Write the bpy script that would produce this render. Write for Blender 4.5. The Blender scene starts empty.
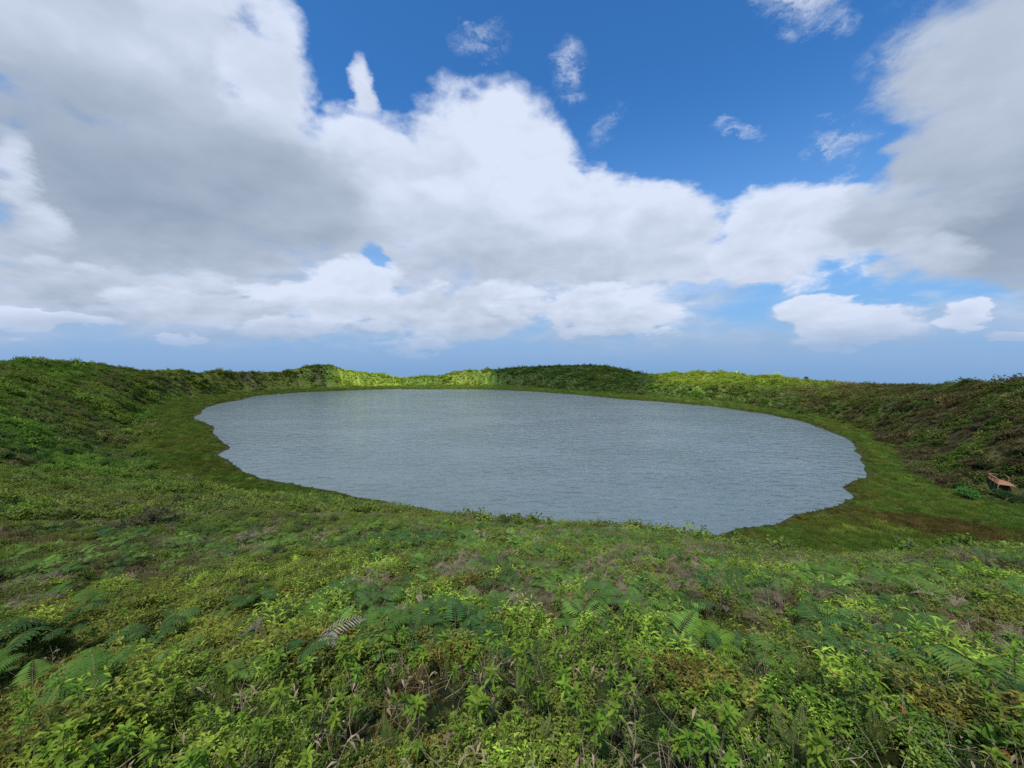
import bpy, bmesh, math, random
import numpy as np
from mathutils import Vector, Matrix

R = math.radians
scene = bpy.context.scene
COL = scene.collection

# ------------------------------------------------------------------ camera
CAM_Z = 31.0            # eye height above the lake (lake surface is z = 0)
FPX = 370.0             # focal length in pixels of a 1024 px wide picture
EYE_ROW = 356.0         # picture row of the eye-level horizon
PITCH = math.atan((384.0 - EYE_ROW) / FPX)
cam_d = bpy.data.cameras.new('camera')
cam = bpy.data.objects.new('camera', cam_d); COL.objects.link(cam)
cam_d.sensor_fit = 'HORIZONTAL'; cam_d.sensor_width = 36.0
cam_d.lens = FPX / 1024.0 * 36.0
cam_d.clip_start = 0.05; cam_d.clip_end = 300000.0
cam.location = (0, 0, CAM_Z)
cam.rotation_euler = (R(90) - PITCH, 0, 0)
scene.camera = cam

def ray(px, py):
    """world direction seen at a picture position"""
    x = (px - 512.0) / FPX; z = -(py - 384.0) / FPX; y = 1.0
    c, s = math.cos(PITCH), math.sin(PITCH)
    return np.array([x, y * c + z * s, -y * s + z * c])

def unproj_z(px, py, z=0.0):
    d = ray(px, py); t = (z - CAM_Z) / d[2]
    return np.array([d[0] * t, d[1] * t])

# ------------------------------------------------------------------ view / sun
scene.view_settings.view_transform = 'Standard'
scene.view_settings.look = 'None'
scene.view_settings.gamma = 1.0
scene.cycles.use_denoising = False
scene.view_settings.exposure = 0.74
SUN_EL, SUN_AZ = R(60), R(205)     # azimuth clockwise from +Y: behind the camera, a bit left
sun_dir = Vector((math.cos(SUN_EL) * math.sin(SUN_AZ), math.cos(SUN_EL) * math.cos(SUN_AZ), math.sin(SUN_EL)))
sl = bpy.data.lights.new('sun', 'SUN'); sl.energy = 5.0; sl.angle = R(0.8); sl.color = (1.0, 0.96, 0.89)
sun = bpy.data.objects.new('sun', sl); COL.objects.link(sun)
sun.rotation_euler = (-sun_dir).to_track_quat('-Z', 'Y').to_euler()
sun.location = (0, -20, 90)

# ------------------------------------------------------------------ node helper
class NT:
    def __init__(s, tree): s.t = tree; s.n = tree.nodes; s.l = tree.links
    def _in(s, sock, v):
        if isinstance(v, bpy.types.NodeSocket): s.l.new(v, sock)
        elif v is not None: sock.default_value = v
    def m(s, op, a, b=None, c=None, clamp=False):
        n = s.n.new('ShaderNodeMath'); n.operation = op; n.use_clamp = clamp
        s._in(n.inputs[0], a); s._in(n.inputs[1], b); s._in(n.inputs[2], c); return n.outputs[0]
    def v(s, op, a, b=None, out=0):
        n = s.n.new('ShaderNodeVectorMath'); n.operation = op
        s._in(n.inputs[0], a)
        if op == 'SCALE': s._in(n.inputs['Scale'], b)
        else: s._in(n.inputs[1], b)
        return n.outputs[out]
    def comb(s, x, y, z):
        n = s.n.new('ShaderNodeCombineXYZ'); s._in(n.inputs[0], x); s._in(n.inputs[1], y); s._in(n.inputs[2], z); return n.outputs[0]
    def noise(s, vec, scale, detail=6, rough=.55, dist=0.0, color=False, lac=2.0):
        n = s.n.new('ShaderNodeTexNoise'); s._in(n.inputs['Vector'], vec)
        n.inputs['Scale'].default_value = scale; n.inputs['Detail'].default_value = detail
        n.inputs['Roughness'].default_value = rough; n.inputs['Distortion'].default_value = dist
        n.inputs['Lacunarity'].default_value = lac
        return n.outputs['Color' if color else 'Fac']
    def step(s, val, lo, hi, a=0.0, b=1.0, smooth=True):
        n = s.n.new('ShaderNodeMapRange'); n.interpolation_type = 'SMOOTHSTEP' if smooth else 'LINEAR'
        s._in(n.inputs[0], val); s._in(n.inputs[1], lo); s._in(n.inputs[2], hi); s._in(n.inputs[3], a); s._in(n.inputs[4], b)
        return n.outputs[0]
    def mix(s, fac, a, b, blend='MIX'):
        n = s.n.new('ShaderNodeMix'); n.data_type = 'RGBA'; n.blend_type = blend
        s._in(n.inputs[0], fac); s._in(n.inputs[6], a); s._in(n.inputs[7], b); return n.outputs[2]
    def mixf(s, fac, a, b):
        n = s.n.new('ShaderNodeMix'); n.data_type = 'FLOAT'
        s._in(n.inputs[0], fac); s._in(n.inputs[2], a); s._in(n.inputs[3], b); return n.outputs[0]

# ------------------------------------------------------------------ world: Nishita sky + clouds laid out on the sky's own azimuth / elevation
def build_world():
    w = bpy.data.worlds.new('World'); scene.world = w; w.use_nodes = True
    t = NT(w.node_tree); t.n.clear()
    out = t.n.new('ShaderNodeOutputWorld'); bg = t.n.new('ShaderNodeBackground')
    t.l.new(bg.outputs[0], out.inputs[0]); bg.inputs[1].default_value = 0.066
    tc = t.n.new('ShaderNodeTexCoord'); D = tc.outputs['Generated']
    sky = t.n.new('ShaderNodeTexSky'); sky.sky_type = 'NISHITA'; sky.sun_disc = False
    sky.sun_elevation = SUN_EL; sky.sun_rotation = SUN_AZ; sky.altitude = 700; sky.ozone_density = 3.0
    sky.air_density = 1.0; sky.dust_density = 0.6
    sp = t.n.new('ShaderNodeSeparateXYZ'); t.l.new(D, sp.inputs[0]); X, Y, Z = sp.outputs
    zc = t.m('MAXIMUM', Z, 0.012)
    t.l.new(t.comb(X, Y, zc), sky.inputs[0])
    A = t.m('MULTIPLY', t.m('ARCTAN2', X, Y), 57.2958)
    E = t.m('MULTIPLY', t.m('ARCSINE', Z), 57.2958)
    # flattening towards the horizon, as a layer of clouds seen from below
    fl = t.m('DIVIDE', 1.0, t.m('ADD', t.m('ABSOLUTE', Z), 0.6))
    NV = t.comb(t.m('MULTIPLY', X, fl), t.m('MULTIPLY', Y, fl), t.m('MULTIPLY', Z, t.m('MULTIPLY', fl, 2.2)))
    w1 = t.v('SUBTRACT', t.noise(NV, 2.6, 3, .5, color=True), (.5, .5, .5))
    w2 = t.v('SUBTRACT', t.noise(NV, 11.0, 5, .6, color=True), (.5, .5, .5))
    P = t.comb(A, E, 1.0)
    warp = t.v('ADD', t.v('MULTIPLY', w1, (9, 5, 0)), t.v('MULTIPLY', w2, (5.0, 3.5, 0)))
    w3 = t.v('SUBTRACT', t.noise(NV, 7.0, 6, .65, color=True), (.5, .5, .5))
    PW = t.v('ADD', P, t.v('MULTIPLY', w3, (9, 12, 0)))
    nw = t.noise(t.v('ADD', NV, t.v('SCALE', w3, .25)), 16, 7, .65)
    P = t.v('ADD', P, warp)
    NV2 = t.v('ADD', NV, t.v('SCALE', w1, .12))
    n = t.m('SUBTRACT', t.noise(NV2, 5.5, 9, .55), .5)
    nl = t.m('SUBTRACT', t.noise(t.v('ADD', NV2, (-.012, .0, .06)), 5.5, 6, .52), .5)
    ns = t.m('SUBTRACT', t.noise(NV2, 5.5, 6, .52), .5)
    relief = t.m('SUBTRACT', ns, nl)                       # lumps facing the light
    big = t.m('SUBTRACT', t.noise(NV2, 2.3, 4, .5), .5)
    # cloud-free sky, warmed towards the pale horizon of the photograph
    skyc = t.mix(1.0, sky.outputs[0], (.47, 1.14, 1.68, 1), "MULTIPLY")
    hz = t.step(Z, -0.02, 0.58, 1.0, 0.0)
    hzc = t.mix(t.m('MULTIPLY', t.m('POWER', hz, 1.15), .9), skyc, (2.2, 3.95, 6.7, 1))
    cur = hzc
    DARK = (2.35, 3.05, 4.0, 1); LIGHT = (6.5, 7.2, 8.7, 1)

    def blob(px, py, rx, ry, rot=0, b=.7, g=.16, soft=.5, amp=1.0, op=1.0, shade=1.0, hole=False, wisp=False):
        nonlocal cur
        def ae(x, y):
            d = ray(x, y); d = d / np.linalg.norm(d)
            return np.array([math.degrees(math.atan2(d[0], d[1])), math.degrees(math.asin(d[2]))])
        c = ae(px, py); J = np.array([ae(px + 4, py) - ae(px - 4, py), ae(px, py + 4) - ae(px, py - 4)]).T / 8.0
        cr, sr = math.cos(R(rot)), math.sin(R(rot))
        M = J @ np.array([[cr, -sr], [sr, cr]]) @ np.diag([rx, ry])
        I = np.linalg.inv(M); o = -I @ c
        PP = PW if wisp else P
        qx = t.v('DOT_PRODUCT', PP, (I[0, 0], I[0, 1], o[0]), out=1)
        qy = t.v('DOT_PRODUCT', PP, (I[1, 0], I[1, 1], o[1]), out=1)
        l2 = t.m('MULTIPLY_ADD', qx, qx, t.m('MULTIPLY', qy, qy))
        d = t.m('SUBTRACT', t.m('MULTIPLY_ADD', n, amp * 2.4, 1.0), l2)
        a = t.step(d, 0.0, soft)
        if wisp: a = t.m('MULTIPLY', a, t.step(nw, .36, .66))
        if op < 1: a = t.m('MULTIPLY', a, op)
        if hole:
            cur = t.mix(a, cur, hzc); return
        br = t.m('MULTIPLY_ADD', qy, -g, b)
        br = t.m('MULTIPLY_ADD', relief, 1.05 * shade, br)
        br = t.m('MULTIPLY_ADD', t.step(d, .8, .05), .14 * shade, br)
        br = t.m('MULTIPLY_ADD', big, .35 * shade, br, clamp=True)
        cc = t.mix(br, DARK, LIGHT)
        cur = t.mix(a, cur, cc)

    # generic broken cloud over the rest of the sky (all round, out of the frame as well)
    gen = t.noise(NV2, 1.7, 8, .55)
    side = t.m('MAXIMUM', t.step(Y, .35, -.1), t.step(Z, .68, .8))
    ga = t.m('MULTIPLY', t.step(gen, .44, .56), side)
    gb = t.m('MULTIPLY_ADD', relief, 1.3, .55, clamp=True)
    cur = t.mix(ga, cur, t.mix(gb, DARK, LIGHT))
    for args in CLOUDS: blob(**args)
    cur = t.mix(t.m('MULTIPLY', t.step(Z, .13, .0), .35), cur, (3.3, 4.5, 6.6, 1))
    # below the horizon: the same pale blue, and thin low haze over distant cloud
    lowf = t.step(Z, -0.01, 0.075, 1.0, 0.0)
    cur = t.mix(t.m('MULTIPLY', lowf, .75), cur, t.mix(t.step(Z, .01, -.05), (2.35, 3.85, 6.25, 1), (1.75, 3.2, 5.7, 1)))
    t.l.new(cur, bg.inputs[0])
    w.cycles.sampling_method = 'MANUAL'; w.cycles.sample_map_resolution = 256
    return w

def c_(px, py, rx, ry, rot=0, **k): return dict(px=px, py=py, rx=rx, ry=ry, rot=rot, **k)
CLOUDS = [
 # low thin stuff near the horizon
 c_(640, 335, 260, 26, 0, b=.42, g=.0, soft=1.2, amp=.8, op=.7),
 c_(250, 325, 330, 30, 0, b=.5, g=.1, soft=1.0, amp=.8, op=.8),
 c_(560, 300, 220, 40, 0, b=.62, g=.2, soft=.9, amp=.8, op=.85),
 c_(900, 322, 190, 30, 0, b=.62, g=.14, soft=1.0, amp=.8, op=.85),
 # centre mass
 c_(425, 190, 150, 92, 0, b=.86, g=.10),
 c_(508, 184, 86, 88, 0, b=.90, g=.16),
 c_(600, 240, 120, 75, 10, b=.84, g=.14),
 c_(670, 235, 70, 55, 0, b=.84, g=.16),
 c_(770, 240, 85, 58, 0, b=.88, g=.18),
 c_(840, 235, 60, 45, 0, b=.85, g=.12),
 c_(420, 260, 190, 70, 0, b=.66, g=.10, soft=.9),
 c_(560, 262, 140, 40, 0, b=.60, g=.12, soft=1.0),
 # left mass
 c_(150, 60, 185, 190, 20, b=.62, g=.10, soft=.5),
 c_(272, 75, 58, 105, -14, b=.80, g=.06),
 c_(185, 15, 70, 60, 40, b=.84, g=.05, soft=.9, op=.8),
 c_(10, 95, 60, 60, 0, b=.55, g=.05, soft=.9),
 c_(275, 262, 80, 40, 0, b=.5, g=.05, soft=.9),
 c_(20, 30, 70, 45, 20, b=.70, g=.05, soft=1.0, op=.6),
 c_(130, 255, 240, 75, 0, b=.52, g=.12, soft=.7),
 c_(60, 200, 150, 120, 0, b=.45, g=.1, soft=.8),
 c_(230, 210, 190, 90, 0, b=.45, g=.1, soft=.8),
 c_(100, 295, 190, 34, 0, b=.50, g=.22, soft=.6),
 # grey belly of the left mass
 c_(165, 175, 290, 110, 10, b=.08, g=.10, soft=1.3, amp=.4, shade=.3),
 c_(60, 110, 140, 80, 20, b=.16, g=.10, soft=1.6, amp=.5, op=.8, shade=.35),
 c_(300, 225, 160, 58, 6, b=.28, g=.08, soft=1.6, amp=.5, op=.8, shade=.4),
 c_(-4, 165, 32, 60, 0, b=.86, g=.05, soft=1.3, amp=.8),
 c_(30, 225, 55, 30, 20, b=.66, g=.15, soft=.9, amp=.8),
 # grey middle
 c_(480, 262, 110, 48, 0, b=.45, g=.06, soft=1.5, amp=.6, shade=.6),
 c_(450, 165, 40, 25, 20, b=.68, g=.0, soft=1.4, amp=.6, op=.5),
 # low bright rows
 c_(330, 292, 78, 38, -8, b=.90, g=.22, soft=.5),
 c_(60, 318, 80, 13, 0, b=.74, g=.16, soft=.6),
 c_(210, 305, 110, 18, 0, b=.58, g=.22, soft=.7),
 c_(185, 342, 22, 8, 0, b=.72, g=.1, soft=.6),
 c_(290, 330, 70, 16, 0, b=.62, g=.14, soft=.7),
 c_(470, 312, 120, 30, 0, b=.66, g=.18, soft=.6),
 c_(600, 312, 100, 27, 0, b=.80, g=.28, soft=.45),
 c_(420, 345, 45, 9, 0, b=.66, g=.1, soft=.7),
 c_(845, 320, 78, 27, 0, b=.80, g=.28, soft=.4),
 # right grey mass
 c_(985, 120, 138, 170, 24, b=.46, g=.12, soft=.6, amp=.8, shade=.4),
 c_(1010, 240, 170, 62, 0, b=.34, g=.1, soft=.6, amp=.6, shade=.4),
 c_(1000, 205, 170, 85, 0, b=.06, g=.10, soft=1.3, amp=.6, shade=.35),
 c_(935, 165, 85, 80, 20, b=.40, g=.16, soft=.8, amp=.9, shade=.5),
 c_(890, 225, 70, 45, 0, b=.5, g=.1, soft=.9, amp=.8, shade=.6),
 c_(930, 262, 60, 36, 0, b=.55, g=.12, soft=1.1, amp=.8, shade=.7),
 c_(945, 318, 42, 19, 0, b=.92, g=.2, soft=.35),
 c_(1000, 336, 48, 10, 0, b=.74, g=.15, soft=.5),
 # wisps
 c_(800, 4, 44, 44, 0, b=.85, g=.0, soft=1.3, amp=.8, wisp=True),
 c_(572, 64, 20, 34, 15, b=.9, g=.0, soft=1.5, amp=.8, op=.8, wisp=True),
 c_(606, 116, 16, 40, 28, b=.9, g=.0, soft=1.6, amp=.8, op=.75, wisp=True),
 c_(738, 128, 26, 14, 0, b=.9, g=.0, soft=1.6, amp=.8, op=.7, wisp=True),
 c_(476, 37, 36, 16, 15, b=.9, g=.0, soft=1.8, amp=.8, op=.6, wisp=True),
 c_(368, 88, 15, 36, -14, b=.84, g=.0, soft=.7, amp=.5),
 c_(835, 140, 44, 34, 0, b=.75, g=.0, soft=1.2, amp=.8, op=.95, wisp=True),
 c_(930, 60, 80, 70, 0, b=.6, g=.0, soft=1.3, amp=.8, op=.8, wisp=True),
 # blue windows
 c_(372, 255, 20, 13, 30, soft=.8, amp=.7, op=.85, hole=True),
 c_(690, 292, 46, 12, -8, soft=1.0, amp=.8, op=.55, hole=True),
 c_(852, 278, 26, 10, -25, soft=1.0, amp=.8, op=.75, hole=True),
 c_(755, 300, 40, 13, 10, soft=1.0, amp=.8, op=.5, hole=True),
]
build_world()

# ================================================================== numeric helpers
rng = np.random.default_rng(7)
def _hash(ix, iy, seed):
    h = (ix.astype(np.int64) * 374761393 + iy.astype(np.int64) * 668265263 + seed * 1442695041) & 0xffffffff
    h = ((h ^ (h >> 13)) * 1274126177) & 0xffffffff
    return ((h ^ (h >> 16)) & 0xffff) / 65535.0
def vnoise(x, y, seed=0):
    ix, iy = np.floor(x), np.floor(y); fx, fy = x - ix, y - iy
    ux, uy = fx * fx * (3 - 2 * fx), fy * fy * (3 - 2 * fy)
    a, b = _hash(ix, iy, seed), _hash(ix + 1, iy, seed)
    c, d = _hash(ix, iy + 1, seed), _hash(ix + 1, iy + 1, seed)
    return (a + (b - a) * ux + (c - a) * uy + (a - b - c + d) * ux * uy) * 2 - 1
def fbm(x, y, seed=0, octs=4, rough=.5):
    s = 0; a = 1; t = 0
    for k in range(octs):
        s = s + a * vnoise(x * 2 ** k + 17.3 * k, y * 2 ** k - 9.1 * k, seed + k); t += a; a *= rough
    return s / t
def sstep(x, a, b):
    t = np.clip((x - a) / (b - a), 0, 1); return t * t * (3 - 2 * t)
def poly_sd(x, y, P):
    """signed distance to a closed polygon, positive outside"""
    d2 = np.full(x.shape, 1e18); ins = np.zeros(x.shape, bool)
    n = len(P)
    for i in range(n):
        ax, ay = P[i]; bx, by = P[(i + 1) % n]
        ex, ey = bx - ax, by - ay
        t = np.clip(((x - ax) * ex + (y - ay) * ey) / (ex * ex + ey * ey + 1e-12), 0, 1)
        d2 = np.minimum(d2, (x - ax - t * ex) ** 2 + (y - ay - t * ey) ** 2)
        c = ((ay > y) != (by > y)) & (x < (bx - ax) * (y - ay) / (by - ay + 1e-12) + ax)
        ins ^= c
    return np.sqrt(d2) * np.where(ins, -1, 1)

# ================================================================== the lie of the land
SHORE_PX = [(193,419),(200,413.5),(205,408),(218,404),(241,400),(256,396),(287,393.5),(312,391.8),(358,390.2),(391,389.2),(440,389.5),
 (480,389.5),(512,390.5),(545,392.5),(580,395),(620,399),(662,402),(712,406.5),(762,413.5),(800,421),(830,431),(850,441),(858,450),
 (860,460),(866,466),(867,473),(862,479),(850,484),(843,488),(850,493),(854,498),(844,504),(813,513),(778,522),(729,532),
 (700,538),(600,534),(500,522),(400,505),(320,489),(266,479.5),(241,469),(226,459.5),(218,455),(230,449),(223,441),(215,434),(215,428),(208,423.5)]
MARSH_PX = [(150,449),(158,444),(166,436),(163,424),(157,415),(156,409),(166,404),(180,401),(200,398.5),(218,395.5),(250,392.5),(280,390.2),(320,388.6),(358,387.4),(391,386.6),
 (440,386),(480,386),(512,387),(560,390),(612,394),(657,397.0),(712,401),(752,406.5),(792,413.5),(830,421),(862,431),(882,446),(905,472),(927,485),(955,495),(984,503),
 (1017,511),(1060,522),(1110,545),(1080,566),(1015,572),(955,572),(900,573),(800,565),(700,556),(600,548),(500,536),(400,518),(320,500),(262,489),(200,479),(172,472),(160,462)]
SHORE = np.array([unproj_z(*p) for p in SHORE_PX]); MARSH = np.array([unproj_z(p[0], p[1], .5) for p in MARSH_PX])
def densify(P, seed, amp):
    out = []
    for i in range(len(P)):
        a, b = P[i], P[(i + 1) % len(P)]; L = np.linalg.norm(b - a); k = max(1, int(L / 1.5))
        nrm = np.array([b[1] - a[1], a[0] - b[0]]) / (L + 1e-9)
        for j in range(k):
            p = a + (b - a) * j / k
            out.append(p + nrm * float(fbm(np.array([p[0] / 7.0]), np.array([p[1] / 7.0]), seed, 2)[0]) * amp)
    return np.array(out)
SHORE_F = densify(SHORE, 3, 1.1)

SKY = [(-60,358,190),(0,360.5,172),(37,360,190),(84,362,212),(127,366.5,245),(160,369.5,262),(197,369.5,280),(241,370.5,310),(269,370,330),(302,366.5,352),(320,363.7,362),
 (332,364.2,368),(358,370,378),(383,374.5,388),(403,377,392),(419,376.4,394),(440,374.4,394),(454,371,394),(491,369,392),(528,367,388),(581,363.7,378),(611,366,368),
 (640,373,350),(657,373.7,336),(680,371.2,325),(740,373,290),(774,376,272),(807,378.5,250),(848,382,220),(900,383.8,182),(951,384.5,150),(987,383,126),(1024,379,108),(1090,376,92)]
CTRL = list(SKY) + [
 # foreground slope, centre
 (512,768,2.15),(512,680,3.3),(512,600,6.2),(512,560,9.5),(512,540,15),(512,532,22),(512,528,28),(520,530,42),
 (700,768,2.15),(700,650,4.1),(700,600,6.0),(700,565,9.5),(700,547,16),(690,541,24),(700,545,38),
 (900,768,2.1),(900,660,3.7),(900,610,5.4),(900,580,8.5),(900,567,13),(900,562,18),(900,572,28),
 (1024,768,2.1),(1024,660,3.6),(1024,600,5.6),(1024,570,9),(1024,556,14),(1024,552,18),(1024,556,28),
 (300,768,2.2),(300,650,4.3),(300,590,7.2),(300,550,11.5),(300,520,20),(300,503,34),(300,495,50),(300,492,70),
 (130,768,2.25),(130,650,4.4),(130,580,8.2),(130,540,14),(130,510,25),(130,490,40),(130,476,60),(130,462,85),
 (0,768,2.25),(0,650,4.3),(0,580,8.0),(0,530,16),(0,490,31),(0,460,50),(0,430,72),(0,400,100),(0,378,130),
 (60,455,80),(60,425,105),(60,395,140),(60,375,172),
 (110,440,120),(110,410,150),(110,385,190),
 (150,395,215),(200,384,262),(250,380,300),(300,378,335),(350,380,360),(450,381,372),(550,379,352),(600,381,335),
 (650,385,300),(720,387,255),(780,396,215),(830,403,180),(870,412,155),(900,425,128),(950,440,108),(960,470,92),(1000,440,92),(1000,470,86),(1024,420,92),(1024,490,80),
 (1024,400,100),(900,400,150),(950,405,125)]
EXTRA = [(-75,3,28.6),(-75,20,27.0),(-75,100,27),(-75,170,29),(-90,20,29.0),(-90,100,28.5),(-110,20,29),(-110,90,24),(180,20,27),(180,90,14),
         (75,3,28.3),(75,20,22.5),(75,60,15),(75,90,20),(90,20,27),(90,80,25),(110,20,28.5),(110,80,18),(-140,20,27.6),(140,20,27.6)]
def _ctrl():
    ph, lr, q = [], [], []
    for px, py, Y in CTRL:
        d = ray(px, py); s = Y / d[1]; x, y, z = d[0] * s, Y, CAM_Z + d[2] * s
        if Y > 30: z -= 0.55 if Y < 60 else 1.1
        r = math.hypot(x, y); ph.append(math.atan2(x, y)); lr.append(math.log(r)); q.append((29.4 - z) / r)
    for a, r, z in EXTRA: ph.append(R(a)); lr.append(math.log(r)); q.append((29.4 - z) / r)
    for a in range(-180, 181, 20): ph.append(R(a)); lr.append(math.log(.6)); q.append(.36 * math.cos(R(a)))
    return np.array(ph), np.array(lr), np.array(q)
_ph, _lr, _q = _ctrl()
KP = 2.2
def _kern(d): return d ** 2 * np.log(d + 1e-6)
def _fit():
    n = len(_ph); D = np.hypot((_ph[:, None] - _ph) * KP, _lr[:, None] - _lr)
    A = np.zeros((n + 3, n + 3)); A[:n, :n] = _kern(D) + np.eye(n) * .004
    Q = np.c_[np.ones(n), _ph * KP, _lr]; A[:n, n:] = Q; A[n:, :n] = Q.T
    return np.linalg.solve(A, np.r_[_q, 0, 0, 0])
_w = _fit()
def q_of(ph, lr):
    out = np.empty(ph.shape)
    for i in range(0, len(ph), 20000):
        a, b = ph[i:i + 20000], lr[i:i + 20000]
        D = np.hypot((a[:, None] - _ph) * KP, b[:, None] - _lr)
        out[i:i + 20000] = _kern(D) @ _w[:-3] + _w[-3] + _w[-2] * a * KP + _w[-1] * b
    return out
_sa = np.array([-math.pi, R(-120), R(-95)] + [math.atan2(ray(p, 370)[0], ray(p, 370)[1]) for p, _, _ in SKY] + [R(85), R(110), math.pi])
_sr = np.array([6, 12, 150] + [Y * math.hypot(ray(p, 370)[0], 1) / ray(p, 370)[1] for p, _, Y in SKY] + [80, 12, 6.0])
def ground(x, y, want=False):
    x = np.asarray(x, float).ravel(); y = np.asarray(y, float).ravel()
    r = np.maximum(np.hypot(x, y), .25); ph = np.arctan2(x, y)
    rs = np.interp(ph, _sa, _sr)
    z = 29.4 - q_of(ph, np.log(np.clip(r, .6, rs))) * np.minimum(r, rs)
    d = np.maximum(r - rs, 0)
    z = z - .42 * d * d / (d + 22)
    z = np.maximum(z, -700)
    # hummocks
    rough = np.clip(r / 60, 0.06, 1.0) * sstep(r, 1.0, 6.0)
    z = z + rough * (1.2 * fbm(x / 17, y / 17, 11, 3) + .75 * fbm(x / 5, y / 5, 21, 2)) + .20 * fbm(x / 1.4, y / 1.4, 31, 2) * sstep(r, 1.2, 4)
    near = (r < 700) & (np.abs(ph) < R(75))
    sm = np.full(x.shape, 500.0); ss = np.full(x.shape, 500.0)
    sm[near] = poly_sd(x[near], y[near], MARSH); ss[near] = poly_sd(x[near], y[near], SHORE_F)
    wid = np.interp(r, [30, 70, 150, 400], [7, 10, 16, 18])
    t = sstep(sm + 2.0 * fbm(x / 6, y / 6, 41, 2) * (r > 60), 0, wid)
    mz = np.clip(.18 + .02 * np.maximum(ss, 0) , 0, .9) + .12 * fbm(x / 3, y / 3, 51, 2)
    mz = np.where(ss < 1.5, np.maximum(-3, ss * .22), mz)
    mz = np.where((ss >= 0) & (ss < 1.5), np.minimum(mz, .33), mz)
    z = z * t + mz * (1 - t)
    z = np.where(ss < 1.0, np.minimum(z, mz), z)
    if want: return z, sm, ss, r, ph
    return z

def mesh_obj(name, co, faces, mat=None, parent=None, smooth=True, mats=None, midx=None):
    me = bpy.data.meshes.new(name)
    co = np.asarray(co, np.float32).reshape(-1, 3)
    if isinstance(faces, np.ndarray):
        nf, k = faces.shape
        me.vertices.add(len(co)); me.vertices.foreach_set('co', co.ravel())
        me.loops.add(nf * k); me.loops.foreach_set('vertex_index', faces.astype(np.int32).ravel())
        me.polygons.add(nf); me.polygons.foreach_set('loop_start', np.arange(0, nf * k, k, dtype=np.int32))
        me.update(calc_edges=True)
    else:
        me.from_pydata([tuple(map(float, c)) for c in co], [], faces)
    if smooth: me.polygons.foreach_set('use_smooth', np.ones(len(me.polygons), bool))
    for m in (mats or ([mat] if mat else [])): me.materials.append(m)
    if midx is not None: me.polygons.foreach_set('material_index', np.asarray(midx, np.int32))
    ob = bpy.data.objects.new(name, me)
    if parent is not False: COL.objects.link(ob)
    if parent: ob.parent = parent
    return ob
def tag(o, label=None, cat=None, group=None, kind=None):
    for k, v in (('label', label), ('category', cat), ('group', group), ('kind', kind)):
        if v: o[k] = v
    return o

def pixel_of(x, y, z):
    dz = z - CAM_Z; c, s = math.cos(PITCH), math.sin(PITCH)
    f = y * c - dz * s; u = y * s + dz * c; f = np.maximum(f, 1e-3)
    return 512 + FPX * x / f, 384 - FPX * u / f
def mixc(a, b, t): return np.asarray(a)[None, :] * (1 - t[:, None]) + np.asarray(b)[None, :] * t[:, None]
GREEN = np.array([.096, .178, .034]); OLIVE = np.array([.155, .188, .036]); LIME = np.array([.21, .31, .038]); DARKG = np.array([.036, .068, .024])
BLUEG = np.array([.042, .098, .030]); BROWN = np.array([.105, .075, .048]); MAUVE = np.array([.15, .12, .10]); RUST = np.array([.11, .05, .018]); GREYG = np.array([.07, .085, .055])

def zone_tint(x, y, r, px, py, k=1.0):
    """what grows where: plant colours, with far-hill sun patches and shade mixed in"""
    n1 = fbm(x / 30, y / 30, 101, 3); n2 = fbm(x / 7, y / 7, 102, 3); n3 = rng.normal(0, 1, len(x)); n4 = fbm(x / 2.2, y / 2.2, 107, 2)
    c = mixc(GREEN, OLIVE, sstep(n1 + .5 * n2 + .15 * n3, -.25, .45))
    c = c + (LIME - c) * (sstep(n4 + .35 * n3, .2, .9) * .45)[:, None]
    c = c + (DARKG - c) * (sstep(n2 + .25 * n3, .05, .55) * .62)[:, None]
    # brown and mauve dead bracken on the right-hand slope, hardly any on the left
    gb = sstep(fbm(x / 11, y / 11, 141, 3) + .3 * n4 + .15 * n3, .18, .5) * sstep(r, 18, 40) * .55
    c = c + (np.array([.11, .095, .065]) - c) * gb[:, None]
    right = sstep(px, 640, 860) * sstep(r, 55, 95)
    c = c + (BROWN - c) * (right * (.25 + .55 * sstep(n2 + .5 * n4 + .2 * n3, -.25, .35)))[:, None]
    c = c * (1 - .05 * right)[:, None]
    left = sstep(px, 330, 120) * sstep(r, 50, 90)
    c = c + (BROWN * .9 - c) * (left * .5 * sstep(fbm(x / 14, y / 14, 133, 3) + .15 * n3, .25, .55))[:, None]
    # grassy hill flank and crest at the far end; sun patches brightened in the colour
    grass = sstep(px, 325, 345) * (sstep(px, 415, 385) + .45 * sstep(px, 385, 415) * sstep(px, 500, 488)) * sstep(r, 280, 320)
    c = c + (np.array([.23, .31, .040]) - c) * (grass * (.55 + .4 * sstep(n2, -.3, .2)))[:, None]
    top = sstep(px, 650, 665) * sstep(px, 880, 800) * sstep(py, 394, 378) * sstep(r, 200, 240)  # right crest lightened in the plant colour where the sun patch falls
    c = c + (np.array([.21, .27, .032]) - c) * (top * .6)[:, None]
    hill_shade = sstep(px, 486, 500) * sstep(px, 655, 640) * sstep(r, 300, 330)  # shaded hill between the sun patches, darkened in the plant colour
    c = c + (DARKG * 1.1 - c) * (hill_shade * .6)[:, None]
    # olive-yellow low growth at lower left
    yl = sstep(px, 330, 60) * sstep(py, 455, 480) * sstep(py, 575, 540)
    c = c + (OLIVE * .95 - c) * (yl * .6 * sstep(n2, -.3, .3))[:, None]
    return np.clip(c * k * np.exp(n3 * .26)[:, None], .004, .5)


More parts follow.
